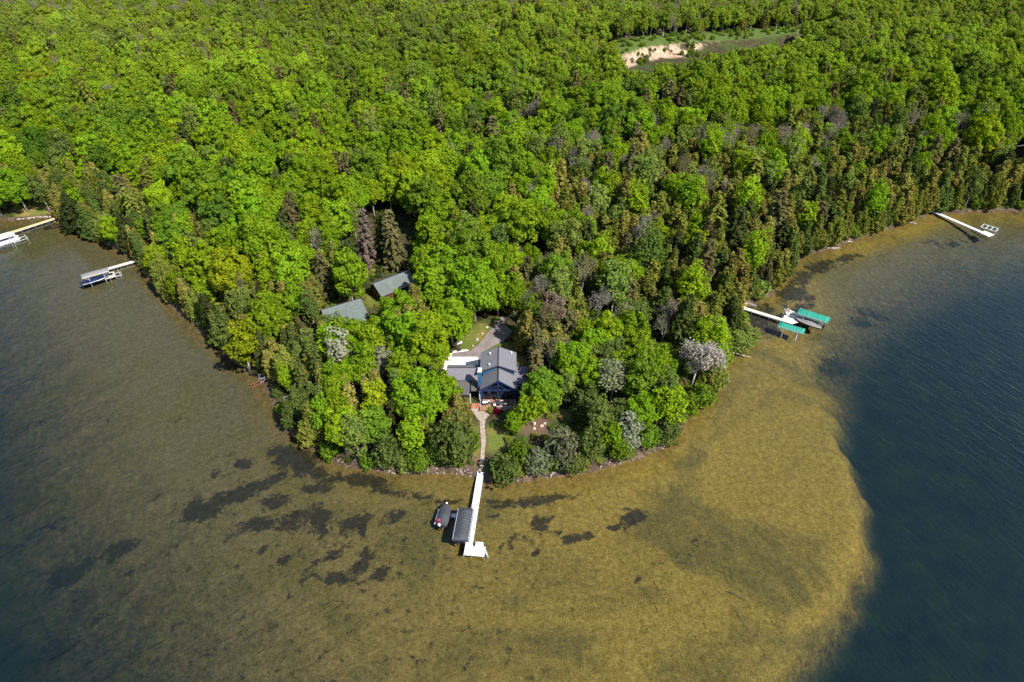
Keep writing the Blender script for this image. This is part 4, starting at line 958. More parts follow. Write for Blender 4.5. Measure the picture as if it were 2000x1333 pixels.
x, y, z = GT(1452, 597); ld = tag(empty('landing', (x, y, z), rth), 'pale timber landing at the shore end of the weathered dock', 'landing'); part(MB().box(-1.8, .6, -1.0, 1.0, -.3, .15), 'landing_deck', 'dock_yellow', ld); part(MB().box(-1.8, 2.8, 1.05, 1.25, -.4, .3), 'retaining_board', 'drift', ld)
# --- far right dock
a, b = G(1813, 409, .6), G(1925, 457, .6); D3, L3d = dock('long white dock on the far right shore', a, b, 1.15, 'dock_white', n=8)
c = G(1922, 455, .6); e = tag(empty('dock_platform', (c[0], c[1], 0), D3.rotation_euler.z), 'white platform at the end of the far right dock', 'dock'); part(MB().box(-.5, 2.2, -1.2, 1.2, .63, .70), 'platform_deck', 'dock_white', e)
for q in ((-.3, -1.0), (2.0, -1.0), (2.0, 1.0), (-.3, 1.0)): part(MB().tube([(q[0], q[1], -1.3), (q[0], q[1], .63)], .05, 6), 'post', 'metal', e)
a, b = Vector(G(1919, 441, .8)), Vector(G(1947, 450, .8)); fr = tag(empty('lift_frame', (a.x, a.y, .5), math.atan2(b.y-a.y, b.x-a.x)), 'empty white boat lift frame beside the far right dock', 'boat lift'); LL = (b-a).length
for yy in (-1.3, 1.3): part(MB().bar((0, yy, .3), (LL, yy, .3), .26, .12), 'side_beam', 'alu', fr)
for xx in (0, LL*.33, LL*.66, LL): part(MB().bar((xx, -1.1, .3), (xx, 1.1, .3), .22, .1), 'cross_beam', 'alu', fr)
for xx in (0, LL):
    for yy in (-1.3, 1.3): part(MB().tube([(xx, yy, -1.9), (xx, yy, .6)], .06, 6), 'post', 'alu', fr)
# --- left docks
a, b = G(272, 507.5, .6), G(207, 526, .6); D4, L4d = dock('pale dock with grey canopy on the left shore', a, b, 1.0, 'dock_pale', n=5)
lth = D4.rotation_euler.z
a, b = Vector(G(160, 540, 2.6)), Vector(G(207, 527, 2.6)); m = (a+b)/2; boat_lift('boat lift with long grey canopy at the left pale dock', m.x, m.y + .3, math.atan2(b.y-a.y, b.x-a.x), 6.3, 2.2, 'pale_vinyl', 2.5, 5, .35)
hull_boat('navy boat sitting below the long grey canopy', m.x - .2, m.y - .2, math.atan2(b.y-a.y, b.x-a.x), 6.2, 2.2, 'navy_hull', 'navy_hull', .25)
c = G(214, 533, .6); pf = tag(empty('dock_platform', (c[0], c[1], 0), lth), 'grey side platform at the end of the left pale dock', 'dock'); part(MB().box(-1.0, 1.6, -.2, 2.8, .5, .6), 'platform_deck', 'dock_grey', pf)
for q in ((-.9, 0), (1.5, 0), (1.5, 2.7), (-.9, 2.7)): part(MB().tube([(q[0], q[1], -1.5), (q[0], q[1], .7)], .05, 6), 'post', 'metal', pf)
c = G(199, 541, .6); pf = tag(empty('finger_dock', (c[0], c[1], 0), lth), 'narrow pale finger dock in front of the long grey canopy', 'dock'); part(MB().box(-2.6, 3.2, -.55, .55, .52, .6), 'deck_section', 'dock_pale', pf)
for q in ((-2.5, -.4), (3.1, -.4), (3.1, .4), (-2.5, .4)): part(MB().tube([(q[0], q[1], -1.5), (q[0], q[1], .7)], .05, 6), 'post', 'metal', pf)
c = G(222, 537, .2); lf = tag(empty('lift_frame', (c[0], c[1], 0), lth), 'bare aluminium lift frame beside the left pale dock', 'boat lift')
for yy in (-.2, 1.6): part(MB().bar((-1.7, yy, .35), (1.2, yy, .35), .09, .09), 'side_beam', 'alu', lf)
for xx in (-1.7, 1.2): part(MB().bar((xx, -.2, .35), (xx, 1.6, .35), .09, .09), 'cross_beam', 'alu', lf)
for xx in (-1.5, 1.0):
    for yy in (-.2, 1.6): part(MB().tube([(xx, yy, -1.5), (xx + .2, yy, 1.3)], .05, 6), 'post', 'alu', lf)
a, b = G(106, 427, .6), G(12, 457, .6); D5, L5d = dock('yellow timber dock beside the small lawn', a, b, 1.0, 'dock_yellow', n=7)
c = G(-2, 462, 2.6); yth = D5.rotation_euler.z
boat_lift('boat lift with white canopy at the picture edge', c[0], c[1], yth, 6.6, 2.6, 'white_vinyl', 2.4, 3, .5)
def pontoon(label, x, y, rz):
    o = tag(empty('pontoon_boat', (x, y, .0), rz), label, 'boat')
    for s in (-.85, .85): part(MB().tube([(-3.2, s, .1), (2.9, s, .1), (3.4, s, .3)], [.3, .3, .06], 10), 'pontoon', 'alu', o)
    part(MB().box(-3.1, 3.1, -1.2, 1.2, .45, .55), 'deck_floor', 'dock_grey', o)
    for s in (-1, 1): part(MB().box(-2.9, 2.7, s*1.15-.03, s*1.15+.03, .56, 1.15), 'fence_panel', 'white', o)
    for x0 in (-2.6, 1.2): part(MB().box(x0, x0+1.4, -1.05, -.4, .56, .98), 'bench_seat', 'cushion', o)
    part(MB().box(-3.7, -3.15, -.2, .2, .2, 1.05), 'outboard_motor', 'black', o)
c2_ = G(6, 468, .6); pontoon('white pontoon boat in front of the white canopy', c2_[0] + 1.0, c2_[1] - .4, yth + PI)
c = G(36, 467, .2); lf = tag(empty('lift_frame', (c[0], c[1], 0), yth), 'bare aluminium frame beside the white pontoon boat', 'boat lift')
for yy in (0, 1.9): part(MB().bar((-1.9, yy, .4), (1.7, yy, .4), .1, .1), 'side_beam', 'alu', lf)
for xx in (-1.8, 1.6):
    part(MB().bar((xx, 0, .4), (xx, 1.9, .4), .1, .1), 'cross_beam', 'alu', lf)
    for yy in (0, 1.9): part(MB().tube([(xx, yy, -1.4), (xx, yy, 1.1)], .05, 6), 'post', 'alu', lf)
# --- dock frames pulled up on the left bank
def dock_frame(label, px, py, rz, L, W, tilt, slats, z=0):
    x, y, zz = GT(px, py); o = tag(empty('stored_dock_frame', (x, y, zz + .35 + z)), label, 'dock frame'); o.rotation_euler = (tilt, 0, rz)
    for yy in (-W/2, W/2): part(MB().bar((-L/2, yy, 0), (L/2, yy, 0), .08, .10), 'side_beam', 'metal', o)
    for k in range(slats+1): part(MB().bar((-L/2 + L*k/slats, -W/2, 0), (-L/2 + L*k/slats, W/2, 0), .07, .08), 'cross_beam', 'metal', o)
dock_frame('white dock frame lying uppermost on the pile of frames', 524, 736, .62, 3.4, 1.3, .1, 4, .35); dock_frame('white dock frame under the uppermost one, nearer the water', 520, 741, .75, 3.0, 1.2, -.1, 3); dock_frame('white dock frame under the uppermost one, farther from the water', 531, 736, .4, 3.0, 1.2, .2, 3)
dock_frame('white dock frame standing upright among the shore cedars', 570, 786, 0.03, 2.9, 1.3, 1.15, 4, .3)
x, y, z = GT(516, 747); o = tag(empty('rusty_rail', (x - .6, y, .25), .6), 'rusty track of rails sliding into the left water', 'rail')
for yy in (-.5, .5): part(MB().bar((-2.2, yy, -.15), (1.6, yy, .25), .12, .12), 'rail_bar', 'rust', o)
for xx in (-1.5, -.2, 1.1): part(MB().bar((xx, -.6, .0 + .08*xx), (xx, .6, .0 + .08*xx), .1, .1), 'cross_tie', 'rust', o)
# ------------------------------------------------------------------ logs, driftwood, stones
def log(label, p0, p1, r, z0=.15, z1=-.1, mat='drift', stubs=2):
    a, b = Vector(G(*p0, 0)), Vector(G(*p1, 0)); d = b - a; o = tag(empty('fallen_log', (a.x, a.y, z0), math.atan2(d.y, d.x)), label, 'log'); L = d.length
    part(MB().tube([(0, 0, 0), (L*.35, .12, (z1-z0)*.35), (L*.7, -.06, (z1-z0)*.7), (L, 0, z1-z0)], [r, r*.9, r*.75, r*.4], 7), 'trunk', mat, o)
    for k in range(stubs): t = random.uniform(.3, .9); part(MB().tube([(L*t, 0, (z1-z0)*t), (L*t + .3, random.choice((-1, 1))*.6, .35)], [r*.4, r*.12], 5), 'branch', mat, o)
log('long fallen log lying in the water below the green canopies', (1419, 689), (1466, 698), .17, .25, -.02)
log('pale fallen log reaching out from the right cedar shore', (1596, 487), (1641, 485.5), .2, .35, .1)
log('bleached log along the bank under the right shore cedars', (1610, 467), (1665, 474), .25, .4, .15); log('dark driftwood log beside the bleached log', (1640, 472), (1682, 468), .2, .3, .2, 'bark')
log('grey log on the bank left of the far right dock', (1755, 434), (1790, 437), .18, .3, .05); log('dark log in the shallows at the far right edge', (1955, 411), (1995, 418), .2, .25, 0, 'bark')
log('thin sunken branch on the shallow sand right of the weed beds', (1423, 1150), (1462, 1167), .06, -.7, -.8, 'bark', 1)
log('bleached stick on the front stony shore', (1075, 934), (1082, 926), .09, .3, .5)
x, y, z = GT(1410, 742); sp = tag(empty('driftwood_stump', (x, y, .2)), 'bleached root stump at the water by the pale shrub', 'stump')
mb = MB(); mb.tube([(0, 0, -.3), (0, 0, .5)], [.3, .2], 8); part(mb, 'trunk', 'drift', sp)
for k in range(7): t = k*.9; part(MB().tube([(0, 0, .35), (math.cos(t)*.6, math.sin(t)*.6, .6), (math.cos(t)*1.1, math.sin(t)*1.1, .5 + .4*(k % 3))], [.1, .07, .02], 5), 'root', 'drift', sp)
def rock_mesh(name, mat, seed):
    import bmesh
    bm = bmesh.new(); bmesh.ops.create_icosphere(bm, subdivisions=3, radius=1); r = np.random.default_rng(seed); ax = unit(r.normal(size=(9, 3)))
    for v in bm.verts:
        c = np.array(v.co); k = 1.0
        for a_ in ax: k = min(k, .74/max(.2, float(c @ a_)) if c @ a_ > .74 else 1.0)
        v.co *= k*(1 + .05*math.sin(5*c[0] + 3*c[2]))
    me = bpy.data.meshes.new(name); bm.to_mesh(me); bm.free(); me.materials.append(M[mat]); return me
BR = [rock_mesh('boulder', 'boulder', s) for s in (1, 2, 3)]; SR = [rock_mesh('shore_stone', 'stone', s) for s in (4, 5, 6, 7)]
def rock(name, me, x, y, z, s, label, cat, group=None):
    o = link(name, me, None, (x, y, z)); o.scale = (s*random.uniform(.85, 1.25), s*random.uniform(.8, 1.1), s*random.uniform(.55, .8)); o.rotation_euler = (0, 0, random.uniform(0, 6)); tag(o, label, cat, group)
for (px, py, s), l in zip([(951.5, 640.5, .42), (941, 653, .36), (931.5, 664.5, .5), (923.5, 676.5, .28)], ['pale boulder at the far end of the lawn strip', 'pale boulder, second from the far end of the lawn strip', 'largest pale boulder on the lawn strip by the drive', 'smallest pale boulder on the lawn strip near the hoop']):
    x, y, z = GT(px, py); rock('boulder', BR[0], x, y, z + s*.3, s, l, 'boulder', 'pale boulders on the lawn strip')
for (px, py, s), l in zip([(1042, 829, .5), (1043, 838, .42), (1058, 833, .4), (1014, 827, .42), (1064, 828, .35)], ['white boulder under the two-trunk maple', 'white boulder at the front of the mulch bed', 'tan boulder right of the two-trunk maple', 'white boulder at the left end of the mulch bed', 'grey boulder at the right end of the mulch bed']):
    x, y, z = GT(px, py); rock('boulder', BR[1], x, y, z + s*.3, s, l, 'boulder', 'boulders in the mulch bed')
for k in range(16):
    t = k/15; px = 34 + 62*t; py = 430.5 - 5*t - 2*math.sin(PI*t); x, y = G(px, py, .3); rock('boulder', BR[2], x + random.uniform(-.3, .3), y + random.uniform(.1, .5), .3, random.uniform(.26, .42), 'pale boulder in the row edging the small lawn', 'boulder', 'pale boulders edging the small lawn')
def stones(px0, px1, n, lab, grp, smax=.38):
    seg = [p for p in SHORE if px0 <= P(p[0], p[1], 0)[0] <= px1]
    for _ in range(n):
        i = random.randrange(len(seg)-1); t = random.random(); a, b = seg[i], seg[i+1]; L = math.dist(a, b) + 1e-6
        x, y = a[0] + (b[0]-a[0])*t, a[1] + (b[1]-a[1])*t; u = random.uniform(-.35, 1.0); x += -(b[1]-a[1])/L*u; y += (b[0]-a[0])/L*u
        s = random.uniform(.10, smax)*random.uniform(.6, 1); rock('shore_stone', random.choice(SR), x, y, .1 + .45*max(u, 0), s, lab, 'stone', grp)
stones(650, 940, 90, 'grey stone in the bank left of the white dock', 'grey stones in the bank left of the white dock'); stones(990, 1330, 60, 'grey stone on the shore right of the white dock', 'grey stones on the shore right of the white dock', .34)
stones(205, 320, 14, 'pale stone on the bank above the left pale dock', 'pale stones on the bank above the left pale dock', .5)
# ------------------------------------------------------------------ where the trees stand
KEEP_PX = [
 [(871,716),(875,711),(934,711),(937,690),(973,675),(1011,689),(1013,716),(1020,716),(1020,765),(1008,778),(985,800),(930,798),(915,786),(916,774),(888,770),(872,745)],
 [(884,697),(880,688),(893,684),(898,676),(904,662),(920,645),(938,630),(966,631),(990,641),(986,662),(958,680),(941,690),(938,712),(875,712),(868,712)],
 [(912,788),(935,795),(956,811),(951,848),(949,926),(931,926),(937,850),(930,815)],
 [(710,560),(733,547),(791,524),(826,546),(820,560),(806,560),(775,568),(770,576),(750,596),(714,576)],
 [(618,611),(704,577),(724,614),(714,628),(694,628),(664,618),(632,614)],
 [(22,402),(60,399),(108,404),(112,423),(92,426),(30,431)],
 [(1192,116),(1300,86),(1400,71),(1500,61),(1582,61),(1548,77),(1486,90),(1440,97),(1400,106),(1372,102),(1362,112),(1330,126),(1290,124),(1235,130)],
 [(1002,816),(1068,820),(1062,846),(1006,844)], [(950,842),(990,840),(982,876),(950,880)], [(1090,800),(1122,798),(1122,816),(1092,816)],
 [(506,730),(542,722),(545,750),(517,752)], [(553,777),(584,777),(584,791),(553,791)], [(838,912),(932,906),(936,930),(838,930)],
 [(703,412),(734,412),(736,488),(706,490)], [(752,408),(800,408),(802,500),(752,500)], [(1978,272),(2012,272),(2012,297),(1983,297)], [(1442,588),(1474,588),(1476,606),(1450,606)], [(1188,735),(1203,735),(1203,792),(1188,792)], [(1808,405),(1838,405),(1845,420),(1815,420)],
]
KB = [(min(p[0] for p in q), max(p[0] for p in q), min(p[1] for p in q), max(p[1] for p in q)) for q in KEEP_PX]
def blocks(x, y, z, h, R, z0=.2):
    pts = [(0, 0, h), (0, 0, h*.75), (0, 0, h*.45)] + [(sx*R*k, 0, h*f) for sx in (-1, 1) for k, f in ((.55, .85), (.95, .6), (.8, .35))] + [(0, -R*.8, h*.4), (0, 0, h*.2)]
    for a, b, c in pts:
        px, py = P(x + a, y + b, z + c)
        for q, (x0, x1, y0, y1) in zip(KEEP_PX, KB):
            if x0 <= px <= x1 and y0 <= py <= y1 and inpoly(q, px, py): return True
    return False
NOGO = [[G(*p, 2.4) for p in q] for q in (
 [(866,700),(934,694),(945,660),(1020,690),(1050,715),(1030,800),(900,800),(868,770)], [(884,700),(880,685),(900,660),(935,628),(1005,626),(1010,645),(985,668),(960,682),(940,694),(940,712)],
 [(908,786),(960,806),(954,850),(952,930),(928,930),(932,850)], [(712,590),(714,566),(792,545),(825,560),(812,580),(755,600)], [(622,630),(628,615),(706,595),(722,622),(700,660),(650,650)])]
MEADOW = [(40, 313), (62, 326), (95, 339), (125, 352), (165, 364), (168, 382), (120, 367), (90, 355), (62, 342), (40, 330)]

TINT = {  # base colour of the leaves, and the words for it
 'fresh': ((.148, .240, .012), 'fresh green'), 'lime': ((.188, .278, .012), 'bright yellow-green'), 'mid': ((.115, .19, .016), 'mid green'), 'deep': ((.08, .145, .016), 'deep green'),
 'gold': ((.215, .265, .012), 'golden yellow'), 'dull': ((.10, .150, .028), 'dull green'), 'pale': ((.155, .205, .042), 'pale green'),
 'olive': ((.18, .20, .036), 'olive'), 'bronze': ((.235, .218, .05), 'bronze olive'), 'sage': ((.105, .145, .034), 'sage green'), 'dark': ((.060, .075, .022), 'dark green'), 'brown': ((.135, .124, .050), 'brownish'), 'umber': ((.17, .135, .105), 'dead brown'),
 'bud': ((.15, .15, .085), 'grey budding'), 'greybud': ((.20, .175, .145), 'bare grey'), 'pinkbud': ((.42, .36, .33), 'pale blossoming'), 'silver': ((.165, .185, .10), 'silvery green'), 'whitish': ((.26, .28, .19), 'whitish green'),
}
WORD = {'maple_tree': ('maple', 'maple tree'), 'young_maple': ('maple', 'small maple tree'), 'poplar_tree': ('poplar', 'narrow leafy tree'), 'cedar_tree': ('cedar', 'cedar tree'),
        'spruce_tree': ('spruce', 'slim spruce'), 'hemlock_tree': ('hemlock', 'tiered hemlock'), 'bare_tree': ('bare tree', 'thin-branched tree'), 'willow_shrub': ('shrub', 'bushy willow'), 'shore_shrub': ('shrub', 'low shrub'), 'pine_tree': ('pine', 'long-trunked pine'), 'blossom_tree': ('tree', 'blossoming tree')}
CATEG = {'maple_tree': 'tree', 'young_maple': 'tree', 'poplar_tree': 'tree', 'cedar_tree': 'conifer', 'spruce_tree': 'conifer', 'hemlock_tree': 'conifer', 'bare_tree': 'tree', 'willow_shrub': 'shrub', 'shore_shrub': 'shrub', 'pine_tree': 'conifer', 'blossom_tree': 'tree'}
R0 = {k: (v[0][4], v[0][5]) for k, v in PROTO.items()}
HERO = [  # kind, base px, base py, height, radius, tint, label
 ('willow_shrub', 984, 937, 5.6, 2.7, 'sage', 'leafy green willow bush overhanging the water beside the white dock'),
 ('willow_shrub', 1015, 905, 5.2, 2.1, 'mid', 'mid green bush behind the willow beside the white dock'),
 ('poplar_tree', 1003, 850, 5.0, 1.7, 'fresh', 'fresh green sapling at the edge of the lawn right of the path'),
 ('willow_shrub', 918, 878, 4.2, 1.7, 'mid', 'mid green bush close to the left edge of the stone path'),
 ('willow_shrub', 1052, 920, 5.0, 2.2, 'silver', 'silvery bush on the front shore, second bush right of the dock'),
 ('willow_shrub', 1098, 902, 7.6, 2.8, 'silver', 'tall silvery willow on the front shore with dense crown'),
 ('willow_shrub', 1118, 922, 4.2, 2.0, 'sage', 'low green bush in front of the tall silvery willow'),
 ('willow_shrub', 1152, 893, 7.8, 2.4, 'sage', 'tall grey-green willow between the silvery willow and the small maple'),
 ('young_maple', 1188, 882, 7.0, 2.1, 'fresh', 'small fresh green maple on the front shore below the long-trunked pine'),
 ('willow_shrub', 1226, 872, 7.4, 2.4, 'whitish', 'whitish flowering willow on the front shore below the tall bright maples'),
 ('willow_shrub', 1212, 893, 4.4, 2.0, 'mid', 'green bush at the foot of the whitish flowering willow'),
 ('willow_shrub', 1262, 868, 4.6, 2.3, 'mid', 'green bush on the shore below the bright yellow-green pair'),
 ('willow_shrub', 1300, 862, 4.6, 2.3, 'sage', 'grey-green bush at the shore corner of the point'),
 ('poplar_tree', 1300, 842, 10.5, 2.8, 'lime', 'bright yellow-green tree at the right corner of the point, lower of two'),
 ('poplar_tree', 1275, 778, 12.5, 3.1, 'fresh', 'bright green tree above the lower yellow-green one, right corner of the point'),
 ('poplar_tree', 1250, 770, 12.0, 1.8, 'fresh', 'narrow bright green tree right of the long-trunked pine'),
 ('blossom_tree', 1348, 756, 11.0, 4.9, 'pinkbud', 'pale blossoming tree with white crown near the right shore'),
 ('willow_shrub', 1338, 812, 5.0, 2.4, 'mid', 'mid green shrub on the right bank below the pale blossoming tree'),
 ('willow_shrub', 1368, 790, 4.6, 2.6, 'mid', 'mid green shrub leaning over the water below the blossoming tree'),
 ('willow_shrub', 1398, 756, 5.4, 2.2, 'pale', 'pale yellow-green shrub at the water right of the blossoming tree'),
 ('shore_shrub', 1408, 708, 4.0, 2.0, 'fresh', 'round fresh green bush beside the log in the water'),
 ('willow_shrub', 1440, 684, 4.2, 2.6, 'pale', 'pale leafy bush reaching out over the water near the green canopies'),
 ('willow_shrub', 1460, 664, 3.2, 2.2, 'pale', 'outermost pale bush over the water near the green canopies'),
 ('pine_tree', 1195, 797, 11.2, 3.6, 'silver', 'long-trunked pine with small grey-green crown above bare pale trunk'),
 ('young_maple', 1036, 832, 6.6, 2.9, 'lime', 'small bright yellow-green maple with two trunks in the mulch bed'),
 ('maple_tree', 1060, 800, 10.0, 3.7, 'mid', 'dense green maple hiding the right wing of the house'),
 ('bare_tree', 1072, 742, 12, 3.6, 'brown', 'brownish thin-leaved tree behind the house right of the driveway'),
 ('poplar_tree', 1065, 690, 11.5, 2.6, 'brown', 'brown thin-crowned tree right of the paved drive'),
 ('maple_tree', 1150, 725, 11, 3.2, 'fresh', 'fresh green maple left of the long-trunked pine'),
 ('maple_tree', 1155, 780, 9.5, 3.2, 'fresh', 'fresh green maple behind the silvery willows'),
 ('maple_tree', 868, 812, 9.5, 3.3, 'fresh', 'fresh green maple overlapping the garage corner of the house'),
 ('cedar_tree', 893, 836, 8.0, 2.6, 'bronze', 'bronze cedar below the porch left of the flagstones'),
 ('willow_shrub', 890, 902, 10.5, 3.7, 'sage', 'large grey-green willow left of the stone path by the dock'),
 ('willow_shrub', 862, 896, 6.5, 2.4, 'mid', 'green willow beside the large grey-green one left of the path'),
 ('poplar_tree', 808, 892, 9.0, 2.3, 'lime', 'bright yellow-green tree on the left front shore'),
 ('willow_shrub', 818, 915, 4.2, 2.2, 'mid', 'round green shrub at the waterline left of the stone bank'),
 ('willow_shrub', 760, 905, 6.6, 2.7, 'sage', 'grey-green shrub at the waterline beside the yellow-green tree'),
 ('spruce_tree', 848, 905, 7.5, 1.1, 'sage', 'slim pointed spruce between the willows left of the path'),
 ('maple_tree', 676, 884, 10.5, 3.4, 'lime', 'bright yellow-green maple with two pale trunks on the left front shore'),
 ('cedar_tree', 615, 868, 10, 2.6, 'olive', 'olive cedar leaning over the left front shore'),
 ('cedar_tree', 585, 828, 9, 2.6, 'sage', 'sage green cedar above the dock frame on the left shore'),
 ('shore_shrub', 645, 892, 3.2, 1.5, 'mid', 'small green shrub at the foot of the two-trunk maple'),
 ('shore_shrub', 720, 912, 2.8, 1.3, 'mid', 'small green shrub on the rocks left of the dock'),
 ('spruce_tree', 600, 790, 12.5, 1.7, 'sage', 'slim grey-green spruce, front one on the left point'),
 ('spruce_tree', 628, 752, 12.0, 1.6, 'sage', 'slim grey-green spruce, rear one on the left point'),
 ('poplar_tree', 678, 735, 11.0, 2.8, 'whitish', 'silvery white poplar below the grey cabin roof'),
 ('poplar_tree', 750, 752, 9.0, 2.3, 'whitish', 'silvery white poplar between the cabin roof and the house'),
 ('poplar_tree', 742, 830, 10.5, 2.5, 'gold', 'golden yellow tree in the middle of the left point'),
 ('poplar_tree', 490, 730, 13.0, 3.5, 'gold', 'golden yellow tree leaning over the left water, tallest on that bank'),
 ('poplar_tree', 410, 610, 8.5, 2.5, 'lime', 'bright yellow-green tree over the left bank below the grey dock'),
 ('maple_tree', 318, 540, 9.0, 3.0, 'lime', 'bright yellow-green tree beside the shore end of the grey dock'),
 ('maple_tree', 232, 486, 9.5, 3.0, 'lime', 'bright yellow-green tree between the two left docks'),
 ('cedar_tree', 155, 455, 11.5, 3.4, 'dark', 'dark green cedar at the waterline right of the small lawn'),
 ('cedar_tree', 185, 468, 10, 3.0, 'sage', 'sage green cedar, second along the shore from the small lawn'),
 ('maple_tree', 5, 425, 12.0, 4.2, 'fresh', 'fresh green maple beside the small lawn at the picture edge'),
 ('spruce_tree', 720, 517, 16.5, 2.7, 'umber', 'dead brown spruce behind the brown cabin'),
 ('hemlock_tree', 775, 522, 17.0, 3.4, 'brown', 'tall dark hemlock right of the dead brown spruce'),
 ('hemlock_tree', 748, 512, 15.0, 2.2, 'dark', 'dark hemlock between the dead spruce and the tall hemlock'),
 ('maple_tree', 690, 600, 15.5, 3.6, 'fresh', 'tall fresh green maple left of the brown cabin'),
 ('poplar_tree', 674, 668, 6.0, 2.2, 'fresh', 'fresh green small tree in front of the grey cabin wall'),
 ('poplar_tree', 644, 658, 5.6, 2.2, 'sage', 'sage green small tree at the left corner of the grey cabin'),
 ('maple_tree', 703, 680, 6.6, 2.6, 'fresh', 'fresh green low maple at the right corner of the grey cabin'),
 ('bare_tree', 490, 612, 11.0, 1.5, 'greybud', 'pale leafless birch standing over the left bank above the golden tree'),
 ('bare_tree', 556, 528, 12.0, 2.3, 'greybud', 'pale bare limbed tree among the leafy trees left of the brown cabin'),
 ('bare_tree', 500, 505, 12.0, 2.4, 'greybud', 'pale bare limbed tree in the left woods above the grey dock'),
 ('hemlock_tree', 640, 585, 13.0, 3.0, 'brown', 'brownish hemlock above the grey cabin roof'),
 ('bare_tree', 632, 530, 12, 2.6, 'greybud', 'bare grey tree left of the dead brown spruce'),
 ('maple_tree', 790, 660, 11.5, 4.2, 'fresh', 'fresh green maple in front of the brown cabin'),
 ('maple_tree', 765, 702, 11.0, 4.0, 'fresh', 'fresh green maple right of the grey cabin roof'),
 ('maple_tree', 848, 612, 12.5, 4.4, 'fresh', 'fresh green maple right of the brown cabin'),
 ('maple_tree', 842, 690, 11.0, 4.0, 'lime', 'bright yellow-green maple left of the white concrete apron'),
 ('maple_tree', 882, 590, 14.0, 4.4, 'fresh', 'fresh green maple behind the lawn strip left of the drive'),
 ('maple_tree', 1005, 622, 11.5, 2.9, 'fresh', 'fresh green maple at the far end of the paved drive'),
 ('poplar_tree', 1036, 672, 12.0, 2.4, 'mid', 'mid green tree shading the right edge of the paved drive'),
 ('hemlock_tree', 1046, 712, 11.0, 2.3, 'brown', 'brown hemlock behind the right corner of the house'),
 ('bare_tree', 1030, 640, 10.0, 1.6, 'greybud', 'leaning pale bare trunk right of the drive end'),
 ('poplar_tree', 1075, 650, 10.5, 2.4, 'umber', 'dead brown tree right of the leaning pale trunk'),
 ('maple_tree', 1080, 500, 13.0, 4.6, 'fresh', 'large fresh green maple standing alone among the grey mixed woods'),
 ('bare_tree', 1300, 660, 9.5, 2.6, 'greybud', 'dark bare tree above the blossoming tree'),
 ('bare_tree', 1165, 640, 10.5, 3.0, 'greybud', 'bare grey tree right of the drive woods'),
 ('hemlock_tree', 1450, 470, 13, 3.2, 'dark', 'dark hemlock among the bronze cedars of the right shore'),
 ('maple_tree', 1355, 520, 10, 3.0, 'gold', 'golden yellow tree among the bronze cedars'),
 ('hemlock_tree', 1125, 215, 15.5, 3.0, 'brown', 'brown hemlock rising above the far maples below the sand bank'),
]
BELT = [(1045,345),(1130,318),(1260,300),(1420,288),(1560,262),(1700,250),(1850,262),(2200,300),(2200,425),(1820,425),(1560,520),(1460,610),(1420,700),(1330,700),(1240,640),(1140,600),(1075,560),(1040,450)]
def zone_of(px, py, d):
    if inpoly(BELT, px, py) or (px > 1400 and d < 22): return 'right_shore' if d < 24 else 'right_woods'
    if px < 470 and d < 17: return 'left_shore'
    if py > 770: return 'front_left' if px < 930 else 'front_right'
    if px < 660 and d < 19: return 'left_shore'
    if py > 640 and px < 800: return 'front_left'
    if py > 690 and px > 1010: return 'front_right'
    if py > 600 and px > 990: return 'right_woods'
    if py > 640: return 'house'
    if 560 < px < 960 and py > 500: return 'cabins'
    return 'woods'
MIXES = {
 'right_shore': [('cedar_tree', .85), ('hemlock_tree', .03), ('poplar_tree', .08), ('willow_shrub', .04)],
 'right_woods': [('cedar_tree', .46), ('bare_tree', .15), ('poplar_tree', .24), ('maple_tree', .11), ('hemlock_tree', .04)],
 'left_shore': [('cedar_tree', .56), ('maple_tree', .20), ('poplar_tree', .16), ('hemlock_tree', .03), ('spruce_tree', .05)],
 'front_left': [('cedar_tree', .38), ('poplar_tree', .30), ('maple_tree', .10), ('spruce_tree', .18), ('willow_shrub', .04)],
 'front_right': [('poplar_tree', .30), ('maple_tree', .28), ('willow_shrub', .15), ('cedar_tree', .17), ('hemlock_tree', .10)],
 'house': [('maple_tree', .66), ('poplar_tree', .14), ('cedar_tree', .14), ('hemlock_tree', .06)],
 'cabins': [('maple_tree', .74), ('hemlock_tree', .10), ('poplar_tree', .10), ('cedar_tree', .06)],
 'woods': [('maple_tree', .80), ('hemlock_tree', .085), ('poplar_tree', .06), ('bare_tree', .03), ('cedar_tree', .025)],
}
def pick(tab):
    r = random.random()*sum(w for _, w in tab)
    for k, w in tab:
        r -= w
        if r <= 0: return k
    return tab[-1][0]
def tint_for(kind, zone, x, y, py):
    r = random.random(); c = float(wob(x, y, 26, 6))
    if kind in ('maple_tree', 'young_maple'):
        if zone == 'woods' and py < 130 and x < -20 and r < .45: return 'dull'
        q = r + .28*c
        return 'lime' if q > .80 else 'fresh' if q > .26 else 'mid' if q > .02 else 'deep' if r > .03 else 'gold'
    if kind == 'cedar_tree': return 'bronze' if r < .34 else 'olive' if r < .76 else 'sage' if r < .93 else 'dark' if r < .97 else 'brown'
    if kind == 'hemlock_tree': return 'brown' if r < .5 else 'dark' if r < .75 else 'olive'
    if kind == 'spruce_tree': return 'sage' if r < .5 else 'dark' if r < .8 else 'olive'
    if kind == 'poplar_tree':
        if zone == 'right_woods': return 'pale' if r < .35 else 'dull' if r < .5 else 'lime' if r < .8 else 'fresh'
        return 'lime' if r < .4 else 'fresh' if r < .65 else 'pale' if r < .85 else 'sage' if r < .97 else 'gold'
    if kind == 'bare_tree': return 'greybud' if r < .5 else 'bud' if r < .9 else 'brown'
    return 'sage' if r < .4 else 'mid' if r < .7 else 'pale' if r < .88 else 'silver'
CELL = 5.0; HASH = {}
